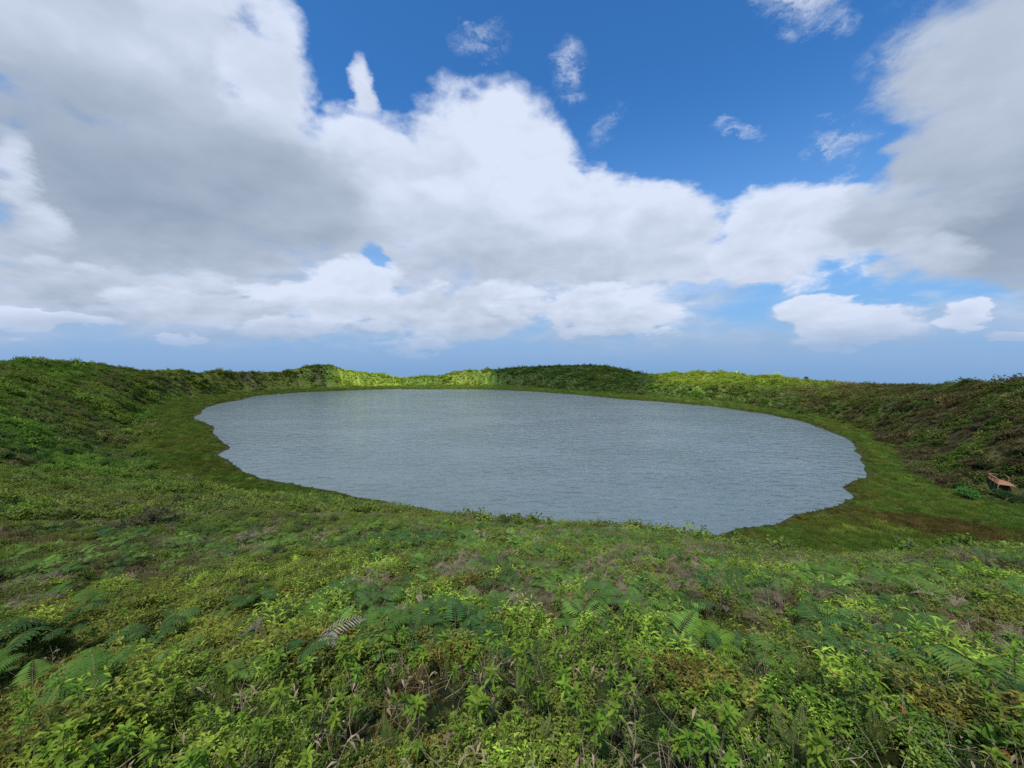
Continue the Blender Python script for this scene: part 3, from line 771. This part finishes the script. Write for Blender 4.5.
def ground_cover():
    # -- nearest: patches of leafy herbs, narrow-leaved herbs, clubmoss, grass and broad-leaved rosettes
    def clump(x, y): return fbm(x / .55, y / .55, 61, 3), fbm(x / 1.3, y / 1.3, 62, 3), fbm(x / .8, y / .8, 64, 2)
    def near_tint(x, y, r, px, py):
        a, b_, c_ = clump(x, y); n3 = rng.normal(0, 1, len(x))
        t = mixc(GREEN * .9, OLIVE * 1.05, sstep(b_ + .4 * a + .15 * n3, -.35, .35))
        t += (LIME * 1.15 - t) * (sstep(a + .25 * n3, .12, .55) * .8)[:, None]
        t += (DARKG - t) * (sstep(-a + .25 * n3, .08, .5) * .85)[:, None]
        t += (RUST * .95 - t) * (sstep(c_ + .3 * n3, .25, .6) * .7)[:, None]
        t += (np.array([.17, .17, .018]) - t) * (sstep(px, 460, 100) * .35)[:, None]
        return t * np.exp(.3 * n3)[:, None]
    def near_layer(name, coll, nc, n, r1, seed, thr, size, hgt, label, cat, tm=1.0, z0=-.01):
        x, y = sample(n, .8, r1, 70, 1.45); bx, by = sample(int(n * .75), .15, 6.5, 180, 1.7); kk = (np.abs(np.arctan2(bx, by)) > R(60)) | (np.hypot(bx, by) < 1.3)
        x, y = np.r_[x, bx[kk]], np.r_[y, by[kk]]; ok, z, sm, ss, r, px, py = lay(x, y, wide=True); a, b_, c_ = clump(x, y)
        m = fbm(x / 1.1, y / 1.1, seed, 3); ok &= (m > thr + rng.normal(0, .12, len(x)))
        sc = rng.uniform(size[0], size[1], len(x)) * np.clip(r / 3.6, .55, 1.0) * (.55 + 1.35 * hgt * sstep(a + .5 * b_, -.4, .5))
        scatter(name, coll, nc, P3(x, y, z + z0 + .05 * hgt * sstep(a, -.3, .5), ok), spin(ok.sum()), sc[ok], (near_tint(x, y, r, px, py) * tm)[ok], label, cat)
    near_layer('leafy_herbs', C_HERB, 4, 15000, 12, 161, -.3, (.42, .95), .75, 'yellow-green leafy herbs in clumps on the nearest foreground slope', 'herbs')
    near_layer('narrow_leaved_herbs', C_LANCE, 3, 8000, 12, 162, -.08, (.4, .9), .8, 'narrow-leaved olive herbs in clumps on the nearest foreground slope', 'herbs')
    near_layer('grass', C_TUFT, 4, 8000, 10, 163, -.8, (.5, 1.15), .6, 'olive and rusty grass and clubmoss between the foreground herbs', 'grass', .9)
    near_layer('broad_leaved_herbs', C_ROS, 3, 1500, 9, 164, .12, (.35, .8), .5, 'broad-leaved green rosettes among the foreground herbs', 'herbs', .95, .03)
    # -- stalky herbs with a leaf whorl on top
    x, y = sample(5000, 2.0, 20, 88, 1.3); ok, z, sm, ss, r, px, py = lay(x, y, wide=True)
    n = fbm(x / 2.2, y / 2.2, 65, 3); ok &= (n + .3 * sstep(px, 300, 700)) > rng.uniform(-.15, .35, len(x))
    t = mixc([.085, .17, .02], [.15, .22, .025], rng.random(len(x))) * np.exp(rng.normal(0, .15, len(x)))[:, None]
    scatter('tall_herbs', C_SEED, 3, P3(x, y, z + .04, ok), spin(ok.sum()), rng.uniform(.4, 1.0, ok.sum()), t[ok], 'bright green stalky herbs standing above the foreground ground cover', 'herbs')
    # -- dry stems
    x, y = sample(1500, 1.6, 16, 64, 1.1); ok, z, sm, ss, r, px, py = lay(x, y)
    t = mixc([.30, .24, .16], [.16, .12, .09], rng.random(len(x)))
    scatter('dry_stems', C_STICK, 3, P3(x, y, z + .05, ok), spin(ok.sum()), rng.uniform(.5, 1.1, ok.sum()), t[ok], 'thin pale dry stems sticking out of the foreground herbs', 'dry stems')
    # -- bracken over the middle slope
    x, y = sample(4000, 4.0, 34, 88, 1.3); ok, z, sm, ss, r, px, py = lay(x, y, wide=True)
    n = fbm(x / 3, y / 3, 67, 3); ok &= (n + .25 * sstep(px, 350, 700)) > rng.uniform(-.3, .3, len(x))
    t = mixc(BLUEG, GREEN * 1.05, sstep(fbm(x / 4, y / 4, 69, 2) + rng.normal(0, .25, len(x)), -.3, .5)) * np.exp(rng.normal(0, .18, len(x)))[:, None]
    scatter('fern_cover', C_BRK, 4, P3(x, y, z + .16, ok), spin(ok.sum()), rng.uniform(.4, .85, ok.sum()), t[ok], 'blue-green bracken spreading over the slope above the lake', 'ferns')
    # -- fallen bracken
    x, y = sample(2800, 5.0, 38, 64, 1.3); ok, z, sm, ss, r, px, py = lay(x, y)
    n = fbm(x / 2.6, y / 2.6, 71, 3); ok &= (n + .15 * sstep(px, 300, 800)) > rng.uniform(-.05, .45, len(x))
    t = mixc(BROWN * 1.1, np.array([.20, .16, .13]), rng.random(len(x)) ** 1.5) * np.exp(rng.normal(0, .3, len(x)))[:, None]
    scatter('dead_fern_litter', C_DEAD, 3, P3(x, y, z + .16, ok), spin(ok.sum()), rng.uniform(.4, .85, ok.sum()), t[ok], 'brown and mauve collapsed fern litter on the middle slope', 'dead ferns')
    # -- low bushes over everything from 6 m outwards
    x, y = sample(50000, 3.4, 75, 92, 1.1); ok, z, sm, ss, r, px, py = lay(x, y, wide=True)
    ok &= rng.random(len(x)) < .10 + .9 * sstep(r, 4.5, 11)
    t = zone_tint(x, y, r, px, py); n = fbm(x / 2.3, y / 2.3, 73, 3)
    t += (GREYG - t) * (sstep(n + rng.normal(0, .2, len(x)), .2, .6) * .5)[:, None]
    br = sstep(fbm(x / 3.1, y / 3.1, 75, 3) + rng.normal(0, .15, len(x)), .22, .5) * .75; t += (BROWN - t) * br[:, None]
    s = np.clip(.30 + .018 * r, .3, 1.05) * rng.uniform(.6, 1.25, len(x)) * (.75 + .5 * sstep(fbm(x / 4.5, y / 4.5, 79, 2), -.3, .5))
    scatter('low_bushes', C_MOUND, 4, P3(x, y, z + .02, ok), spin(ok.sum()), s[ok], t[ok], 'mixed low green scrub covering the slope down to the lake', 'scrub')
    # -- hillsides
    x, y = sample(175000, 60, 460, 64, 1.35); ok, z, sm, ss, r, px, py = lay(x, y, gap=1.5)
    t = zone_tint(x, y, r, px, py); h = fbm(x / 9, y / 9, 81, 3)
    grass = sstep(px, 325, 345) * sstep(px, 500, 488) * sstep(r, 280, 320)
    s = np.clip(np.exp(rng.normal(-.25, .38, len(x))), .4, 2.1) * (.65 + .7 * sstep(h, -.3, .5)) * (1 - .15 * grass) * np.clip(r / 150, .55, 1.35) * .92
    scatter('hillside_bushes', C_CROWN, 4, P3(x, y, z - .02, ok), spin(ok.sum()), s[ok], t[ok], 'dense green and brown scrub covering the crater slopes round the lake', 'scrub')
    x, y = sample(16000, 26, 85, 64, 1.3); ok, z, sm, ss, r, px, py = lay(x, y); n = fbm(x / 4, y / 4, 87, 3)
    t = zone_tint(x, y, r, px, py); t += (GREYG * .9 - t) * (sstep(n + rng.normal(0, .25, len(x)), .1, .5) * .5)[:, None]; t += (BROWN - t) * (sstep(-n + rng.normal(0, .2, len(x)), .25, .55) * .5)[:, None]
    s = np.clip(np.exp(rng.normal(-.95, .35, len(x))), .2, .75) * (.75 + .5 * sstep(n, -.3, .4))
    scatter('slope_bushes', C_CROWN, 4, P3(x, y, z + .02, ok), spin(ok.sum()), s[ok], t[ok], 'small rounded scrub on the lower slope just above the lake shore', 'scrub')
    # -- sedge on the flat shore
    x, y = sample(95000, 48, 400, 64, .9); ok, z, sm, ss, r, px, py = lay(x, y, marsh=True)
    t = marsh_tint(x, y, r, px, ss)
    s = np.clip(1.15 + (r - 60) / 240, 1.15, 2.0) * rng.uniform(.45, 1.25, len(x)) * (.45 + .55 * sstep(ss, .5, 3.5))
    scatter('sedge', C_SEDGE, 3, P3(x, y, z + .04, ok), spin(ok.sum()), s[ok], t[ok], 'flat band of bright green sedge around the lake shore', 'sedge')
ground_cover()

# ================================================================== plants one can tell apart
LEAF_O = leaf_mat('plant_leaf', inst=False, trans=.3, rough=.55, var=.3)
FROND_O = leaf_mat('plant_frond', inst=False, trans=.25, rough=.6, var=.15)
DEAD_O = leaf_mat('withered_frond', inst=False, trans=.1, rough=.9, var=.3, spec=.05)
def empty(name, loc, rz=0, sc=1.0, tilt=(0, 0)):
    o = bpy.data.objects.new(name, None); COL.objects.link(o); o.empty_display_size = .2
    o.location = loc; o.rotation_euler = (tilt[0], tilt[1], rz); o.scale = (sc, sc, sc); return o
def mesh_of(b, name, mats):
    me = bpy.data.meshes.new(name); me.from_pydata([tuple(map(float, q)) for q in b.v], [], b.f)
    for m in mats: me.materials.append(m)
    me.polygons.foreach_set('material_index', np.array(b.m, np.int32)); return me
def part(name, me, parent, col, rot=(0, 0, 0), loc=(0, 0, 0), sc=1.0):
    o = bpy.data.objects.new(name, me); COL.objects.link(o); o.parent = parent; o.color = tuple(col) + (1,); o.rotation_euler = rot; o.location = loc; o.scale = (sc, sc, sc); return o
def spot(px, row):
    """where the sight line through a picture position meets the ground"""
    d = ray(px, row); t = np.geomspace(1.0, 600, 900); x, y, z = d[0] * t, d[1] * t, CAM_Z + d[2] * t
    g = ground(x, y); k = np.argmax(z < g)
    if k == 0: k = len(t) - 1
    t0, t1 = t[k - 1], t[k]; f0, f1 = z[k - 1] - g[k - 1], z[k] - g[k]; tt = t0 + (t1 - t0) * f0 / (f0 - f1 + 1e-9)
    return float(d[0] * tt), float(d[1] * tt), float(ground([d[0] * tt], [d[1] * tt])[0])

# the fronds: built once, each plant carries copies as its own parts
def F_bracken(L, W, droop, el, fine):
    b = PB(); frond_pinnate(b, (0, 0, 0), 0.0, el, L, 15, L * W, droop, sub=True, fine=fine); return b
BRK_ME = [mesh_of(F_bracken(.75, .40, 1.35, 1.0, True), 'frond', [FROND_O, STEM]), mesh_of(F_bracken(.8, .36, 1.7, 1.15, True), 'frond', [FROND_O, STEM]), mesh_of(F_bracken(.7, .42, 1.1, .8, True), 'frond', [FROND_O, STEM])]
def F_sword(L, bend, el):
    b = PB(); frond_pinnate(b, (0, 0, 0), 0.0, el, L, 30, L * .13, bend, pin_w=.011, sub=False); return b
SWD_ME = [mesh_of(F_sword(.5, .35, 1.35), 'frond', [FROND_O, STEM]), mesh_of(F_sword(.44, .7, 1.2), 'frond', [FROND_O, STEM]), mesh_of(F_sword(.38, .2, 1.45), 'frond', [FROND_O, STEM])]
def F_dead(L, bend, el):
    b = PB(); frond_pinnate(b, (0, 0, 0), 0.0, el, L, 14, L * .24, bend, pin_w=.016, sub=False); return b
DEAD_ME = [mesh_of(F_dead(.62, 1.7, .8), 'frond', [DEAD_O, DEAD_O]), mesh_of(F_dead(.5, 2.1, .95), 'frond', [DEAD_O, DEAD_O]), mesh_of(F_dead(.7, 1.2, .45), 'frond', [DEAD_O, DEAD_O])]
def F_leaf(L, W, el, dr):
    b = PB(); b.leaf(np.zeros(3), dirv(0, el), UP, L, W, dr, seg=4, fold=.3); return b
RLEAF_ME = [mesh_of(F_leaf(.24, .05, .9, .45), 'leaf', [LEAF_O]), mesh_of(F_leaf(.2, .045, .6, .3), 'leaf', [LEAF_O]), mesh_of(F_leaf(.22, .04, 1.2, .4), 'leaf', [LEAF_O])]

def fern(name, meshes, x, y, z, n, sc, col, label, cat, group, a0=None, span=2 * math.pi, lift=.1):
    o = empty(name, (x, y, z), 0, sc, (rnd(-.12, .12), rnd(-.12, .12))); tag(o, label, cat, group)
    a0 = rnd(0, 6.28) if a0 is None else a0
    for i in range(n):
        c = np.clip(np.array(col) * math.exp(rnd(-.22, .22)), 0, .8)
        part('leaf' if meshes is RLEAF_ME else 'frond', meshes[int(rng.integers(len(meshes)))], o, c, (rnd(-.12, .12), rnd(-.15, .1), a0 + span * (i + rnd(-.25, .25)) / n), (rnd(-.03, .03), rnd(-.03, .03), lift), rnd(.75, 1.1))
    return o
BLUE2 = np.array([.042, .090, .022]); MID2 = np.array([.065, .14, .025]); LIME2 = np.array([.12, .22, .025])
# (column, row, size, fronds, colour, facing, label)
for px, row, sc, n, col, label in [
    (62, 652, 1.15, 6, BLUE2 * .8, 'large dark blue-green bracken fern arching at the left edge above brown litter'),
    (150, 650, 1.0, 6, BLUE2 * 1.2, 'arching blue-green bracken fern right of the dark fern at lower left'),
    (250, 612, 1.0, 6, BLUE2 * 1.15, 'blue-green bracken fern beside the mauve litter, left of the pale dead frond'),
    (375, 655, .95, 6, MID2, 'mid-green bracken fern right of the pale dead frond in the foreground'),
    (705, 668, .8, 7, LIME2 * .85, 'bright lime-green bracken fern spreading over the centre-right foreground'),
    (905, 655, 1.0, 6, BLUE2 * 1.3, 'blue-green bracken fern above the leafy rosette at lower right'),
    (820, 612, 1.0, 6, BLUE2 * 1.1, 'long-fronded bracken fern in the right foreground above the grey patch'),
    (590, 612, .9, 5, BLUE2 * 1.3, 'small blue-green bracken fern in the middle of the slope'),
    (495, 590, .9, 5, BLUE2, 'dark bracken fern half way down the slope below the lake'),
    (120, 570, 1.0, 5, BLUE2, 'low bracken fern on the left slope under the dark bush')]:
    x, y, z = spot(px, row); fern('bracken_fern', BRK_ME, x, y, z, n + 1, sc * .8, col, label, 'fern', 'green bracken ferns on the near slope', a0=rnd(-2.6, -1.2), span=rnd(3.0, 4.2), lift=.22)
def where(x, y, z):
    px, row = pixel_of(np.array([x]), np.array([y]), np.array([z])); px, row = float(px[0]), float(row[0])
    a = ['at the far left edge', 'on the left', 'left of centre', 'in the middle', 'right of centre', 'on the right', 'at the far right edge'][int(np.clip((px + 60) / 164, 0, 6))]
    b = 'near the lake' if row < 572 else ('mid-slope' if row < 605 else ('lower down' if row < 650 else 'close by'))
    return b + ' ' + a
def pick_spots(n, r0, r1, half, seed, thr, dens, bias=0.0):
    x, y = sample(n, r0, r1, half, dens); ok, z, sm, ss, r, px, py = lay(x, y)
    m = fbm(x / 2.4, y / 2.4, seed, 3) + bias * sstep(px, 300, 800); ok &= (px > -20) & (px < 1044) & (m > thr)
    return [(float(a), float(b_), float(c_), float(d)) for a, b_, c_, d in zip(x[ok], y[ok], z[ok], px[ok])]
for x, y, z, px in pick_spots(210, 4.6, 17, 58, 301, -.05, .9, .15)[:110]:
    blue = rnd(0, 1) < .6; sc = rnd(.38, .7)
    fern('bracken_fern', BRK_ME, x, y, z, int(rng.integers(4, 8)), sc, (BLUE2 if blue else MID2) * rnd(.8, 1.35), '%s %s bracken fern %s' % ('small' if sc < .54 else 'larger', 'dark blue-green' if blue else 'mid-green', where(x, y, z)), 'fern', 'bracken ferns scattered over the near slope', lift=.14)
x, y, z = spot(318, 662); fern('dead_fern', DEAD_ME, x, y, z, 3, .8, (.34, .28, .26), 'pale pinkish-grey dead frond curling over the herbs left of centre', 'dead fern', None, a0=-.5, span=1.8, lift=.26)
for x, y, z, px in pick_spots(160, 4.2, 20, 58, 303, .08, .9, .15)[:60]:
    br = rnd(0, 1) < .5
    fern('dead_fern', DEAD_ME, x, y, z, int(rng.integers(2, 5)), rnd(.4, .75), (BROWN * 1.4 if br else MAUVE * 1.3) * rnd(.75, 1.4), '%s withered bracken lying %s' % ('brown' if br else 'pinkish-grey', where(x, y, z)), 'dead fern', 'withered bracken on the near slope', span=rnd(1.2, 2.6), lift=.1)
for px, row, n, label in [(795, 768, 7, 'grey-green sword fern with upright feathery fronds at the bottom right'), (735, 748, 5, 'sword fern with upright fronds left of the bottom right one'), (540, 752, 5, 'yellow-green sword fern standing by the dark hollow at bottom centre'),
                         (610, 742, 4, 'grey sword fern among brown litter right of bottom centre'), (520, 700, 5, 'dark grey-green sword fern at the dark litter near bottom centre'), (640, 690, 5, 'sword fern above the brown litter right of centre')]:
    x, y, z = spot(px, row); fern('sword_fern', SWD_ME, x, y, z, n, rnd(.6, .8), np.array([.12, .16, .05]) * rnd(.7, 1.3), label, 'fern', None, lift=.04)
for x, y, z, px in pick_spots(70, 1.9, 6.5, 56, 305, -.05, 1.2, .3)[:32]:
    fern('sword_fern', SWD_ME, x, y, z, int(rng.integers(3, 6)), rnd(.4, .75), np.array([.12, .16, .04]) * rnd(.6, 1.4), 'upright sword fern poking out of the herbs ' + where(x, y, z), 'fern', 'sword ferns among the foreground herbs', lift=.04)
for px, row, n, sc, label in [(905, 738, 16, 1.0, 'large leafy rosette with a rust-coloured leaf at lower right'), (985, 752, 12, .9, 'broad-leaved green plant in the bottom right corner'), (870, 690, 12, .9, 'broad-leaved plant above the large rosette at lower right'), (700, 755, 10, .7, 'broad-leaved plant at the bottom edge right of centre')]:
    x, y, z = spot(px, row); o = fern('rosette_plant', RLEAF_ME, x, y, z, n, sc, (.10, .19, .03), label, 'plant', None, lift=.05)
    o.children[3].color = (.22, .07, .03, 1)
for x, y, z, px in pick_spots(60, 2.0, 7, 56, 307, .05, 1.2, .35)[:22]:
    fern('rosette_plant', RLEAF_ME, x, y, z, int(rng.integers(7, 13)), rnd(.5, .9), np.array([.10, .19, .03]) * rnd(.7, 1.3), 'small broad-leaved rosette among herbs ' + where(x, y, z), 'plant', 'broad-leaved rosettes among the foreground herbs', lift=.04)

# ---- shrubs and small trees: crown + stem
def shrub_meshes(n, Rr, H, L, W, th, spread=.6, lumps=9):
    b = PB(); lp = []
    for i in range(lumps):
        a = rnd(0, 6.28); q = Rr * spread * rnd(0, 1) ** .5; lp.append(np.array([math.cos(a) * q, math.sin(a) * q, H * rnd(.40, .8)]))
    rr = [Rr * rnd(.28, .5) for _ in lp]
    for i in range(n):
        k = i % lumps; d = dirv(rnd(0, 6.28), math.asin(rnd(-.7, 1))); p = lp[k] + d * rr[k] * rnd(.45, 1.05) * np.array([1, 1, .75])
        for j in range(3): b.leaf(p, d + dirv(rnd(0, 6.28), rnd(-.4, .8)), UP, L * rnd(.6, 1.2), W * rnd(.7, 1.2), rnd(0, .5), seg=2)
    s = PB()
    for q in lp:
        m_ = np.array([q[0] * .25, q[1] * .25, q[2] * .45]); s.stem([np.array([0, 0, -.2]), m_, q, q + (q - m_) * .25], th, th * .3, m=0, n=5)
    return mesh_of(b, 'crown', [LEAF_O]), mesh_of(s, 'stem', [TWIG])
SHRUBS = [shrub_meshes(360, 1.0, 1.2, .20, .09, .045), shrub_meshes(300, 1.1, .9, .18, .08, .04), shrub_meshes(420, .9, 1.5, .20, .10, .05), shrub_meshes(240, 1.2, .8, .22, .07, .04, .75)]
TREE = shrub_meshes(520, 1.3, 2.4, .26, .12, .09, .6, 11)
def shrub(x, y, z, sc, col, label, cat='shrub', group=None, me=None, name='shrub', flat=1.0):
    me = me or SHRUBS[int(rng.integers(len(SHRUBS)))]
    o = empty(name, (x, y, z), rnd(0, 6.28), sc); o.scale = (sc, sc, sc * flat); tag(o, label, cat, group)
    part('crown', me[0], o, col); part('trunk' if name == 'small_tree' else 'stem', me[1], o, (.1, .08, .06)); return o
def crest(px, dist=None):
    ph = math.atan2(ray(px, 370)[0], ray(px, 370)[1]); r = float(np.interp(ph, _sa, _sr)) - 1.0
    x, y = r * math.sin(ph), r * math.cos(ph); return x, y, float(ground([x], [y])[0])
for px, sc, lab in [(205, 2.1, 'rounded dark tree breaking the skyline on the left ridge'), (967, 1.25, 'lone dark tree on the right-hand skyline'), (807, 1.3, 'small round tree on the skyline left of the lone dark tree')]:
    x, y, z = crest(px); shrub(x, y, z, sc, (.03, .07, .025), lab, 'tree', None, TREE, 'small_tree', .75)
for px, sc in [(12, .8), (37, 1.3), (60, .8), (84, 1.3), (135, .8), (158, 1.0), (182, 1.7), (192, 1.4), (218, 1.4), (240, 1.8), (252, 1.3), (275, 1.2), (297, 1.3), (560, 1.3), (578, 1.6), (600, 1.4), (620, 1.3), (700, 1.2), (738, 1.4), (775, 1.2), (823, 1.2), (900, .8), (935, .7), (985, .9), (1007, 1.0), (1020, .9), (442, 1.1), (470, 1.2), (520, 1.2), (540, 1.4)]:
    x, y, z = crest(px); side = 'left' if px < 320 else ('far' if px < 660 else 'right')
    shrub(x, y, z - .2, sc, np.array([.035, .085, .022]) * rnd(.8, 1.3), '%s green shrub on the skyline of the %s ridge, %s' % ('tall' if sc > 1.25 else 'low', side, {'left': ['left end', 'middle', 'right end'][min(2, px // 107)], 'far': 'left of centre' if px < 540 else 'on the hump', 'right': 'left end' if px < 800 else ('middle' if px < 950 else 'right end')}[side]), 'shrub', 'skyline shrubs of the %s ridge' % side, flat=.8)
x, y, z = spot(150, 528); shrub(x, y, z, 1.15, (.06, .06, .035), 'wide dark brown-green bush standing alone on the left slope', 'bush', None, SHRUBS[3], 'bush', .8)
x, y, z = spot(63, 455); shrub(x, y, z, 2.0, (.035, .055, .02), 'dark bush low on the left hillside above a pale dead patch', 'bush', None, SHRUBS[1], 'bush', .8)
x, y, z = spot(968, 500); shrub(x, y, z, 2.0, (.07, .20, .045), 'bright green bush just left of the wooden platform', 'bush', None, SHRUBS[0], 'bush', 1.0)
for px, row, sc, c, lab in [(1020, 503, 1.5, (.03, .075, .03), 'dark green bush in front of the wooden platform'), (985, 470, 1.8, (.03, .05, .02), 'dark bush behind the left railing of the wooden platform'), (1018, 456, 1.9, (.03, .045, .02), 'dark brown-green bush behind the back railing of the wooden platform'), (1000, 498, 1.6, (.035, .085, .03), 'low green bush under the near end of the wooden platform'), (1010, 497, 1.0, (.05, .07, .03), 'small olive bush at the right foot of the wooden platform'), (955, 488, 1.3, (.04, .09, .03), 'small green bush left of the bright green one by the platform')]:
    x, y, z = spot(px, row); shrub(x, y, z, sc, c, lab, 'bush', None, SHRUBS[0], 'bush', .9)
def hill_shrubs(n, box, sizes, cols, label, group, gap=2.0):
    k = 0; tries = 0; cw = (box[2] - box[0]) / 3.0; ch = (box[3] - box[1]) / 2.0
    while k < n and tries < n * 12:
        tries += 1; px, row = rnd(box[0], box[2]), rnd(box[1], box[3]); x, y, z = spot(px, row)
        r = math.hypot(x, y)
        zz, sm, ss, rr_, ph = ground([x], [y], True)
        if sm[0] < gap or r > 450 or math.hypot(x - 112.4, y - 83.0) < 3.2: continue
        c = np.array(cols[int(rng.integers(len(cols)))]) * rnd(.75, 1.3)
        tone = 'brown' if c[0] > c[1] else ('dark green' if c[1] < .1 else 'bright green'); sz = rnd(*sizes)
        spot_ = ['left-hand', 'middle', 'right-hand'][min(2, int((px - box[0]) / cw))] + ' and ' + ['upper', 'lower'][min(1, int((row - box[1]) / ch))]
        shrub(x, y, z - .1, sz, c, '%s %s %s, %s' % ('large' if sz > (sizes[0] + sizes[1]) / 2 else 'small', tone, label, spot_), 'shrub', group, flat=rnd(.65, .95)); k += 1
G1, G2, G3, B1, B2 = (.035, .085, .022), (.06, .13, .025), (.10, .18, .025), (.07, .05, .035), (.11, .085, .07)
hill_shrubs(48, (0, 385, 160, 470), (.9, 1.7), [G1, G1, G2], 'shrub on the left crater slope', 'shrubs on the left crater slope')
hill_shrubs(26, (160, 372, 330, 390), (1.1, 2.0), [G1, G1, G2], 'shrub on the far left bank of the lake', 'shrubs on the far left bank')
hill_shrubs(34, (495, 368, 655, 390), (1.2, 2.2), [G1, G1, G2], 'shrub on the shaded hill behind the lake', 'shrubs on the shaded far hill')
hill_shrubs(14, (660, 378, 780, 398), (1.1, 1.9), [G1, G2, G3], 'shrub on the sunlit bank at the far right', 'shrubs on the sunlit bank')
hill_shrubs(34, (780, 408, 900, 445), (1.0, 1.6), [G1, G1, G2], 'shrub along the foot of the right-hand slope', 'shrubs along the foot of the right slope', .5)
hill_shrubs(60, (850, 392, 1024, 480), (.9, 1.7), [G1, G2, B1, B1, B2], 'shrub high on the right crater slope', 'shrubs on the right crater slope')
hill_shrubs(26, (910, 455, 1024, 512), (.9, 1.6), [G1, G2, B1], 'shrub low on the right slope near the platform', 'shrubs near the wooden platform', .5)

# ---- the wooden viewing platform on the right-hand slope
def box_part(name, parent, a, b, w, h, mat, up=UP, group=None):
    a = np.array(a, float); b = np.array(b, float); d = b - a; L = np.linalg.norm(d); d /= L
    u = np.array(up, float); s_ = np.cross(d, u)
    if np.linalg.norm(s_) < 1e-3: s_ = np.array([1.0, 0, 0])
    s_ /= np.linalg.norm(s_); u = np.cross(s_, d); bv = .012; vs = []; fs = []
    me = bpy.data.meshes.new(name); bm = bmesh.new()
    bmesh.ops.create_cube(bm, size=1.0)
    for v in bm.verts: v.co = Vector(a + d * (v.co.x + .5) * L + s_ * v.co.y * w + u * v.co.z * h)
    bmesh.ops.bevel(bm, geom=bm.edges[:], offset=min(w, h) * .12, segments=1, affect='EDGES')
    bm.to_mesh(me); bm.free(); me.materials.append(mat); o = bpy.data.objects.new(name, me); COL.objects.link(o); o.parent = parent; return o
def platform():
    WOOD = plain_mat('platform_boards', (.27, .13, .07), (.38, .20, .12), 3, .85, .2); RAIL = plain_mat('railing_timber', (.26, .15, .10), (.38, .25, .18), 3, .85, .2)
    root = empty('viewing_platform', (112.4, 83.0, 2.15), R(-38)); tag(root, 'small reddish wooden viewing platform with railings on the right-hand slope', 'platform')
    W2, L2 = 1.25, 2.9
    for i in range(22):
        yy = -L2 + (i + .5) * 2 * L2 / 22; box_part('deck_board', root, (-W2, yy, 0), (W2, yy, 0), 2 * L2 / 22 - .02, .05, WOOD)
    for sx in (-1, 1): box_part('beam', root, (sx * (W2 - .15), -L2, -.12), (sx * (W2 - .15), L2, -.12), .1, .18, RAIL)
    posts = [(-W2, -L2), (-W2, -L2 / 3), (-W2, L2 / 3), (-W2, L2), (W2, L2), (W2, L2 / 3)]
    for a, b in posts: box_part('post', root, (a, b, -2.2), (a, b, 1.08), .11, .11, RAIL)
    box_part('handrail', root, (-W2, -L2 - .05, 1.1), (-W2, L2 + .05, 1.1), .14, .07, RAIL)
    box_part('handrail', root, (-W2 + .08, L2, 1.1), (W2 + .08, L2, 1.1), .14, .07, RAIL)
    box_part('handrail', root, (W2, L2 - .08, 1.1), (W2, L2 / 3, 1.1), .14, .07, RAIL)
    box_part('mid_rail', root, (-W2, -L2, .55), (-W2, L2, .55), .05, .10, RAIL); box_part('mid_rail', root, (-W2 + .06, L2, .55), (W2 - .06, L2, .55), .05, .10, RAIL)
    for i in range(16):
        yy = -L2 + .3 + i * (2 * L2 - .6) / 15; box_part('baluster', root, (-W2 + .04, yy, .06), (-W2 + .04, yy, 1.05), .05, .05, WOOD)
platform()
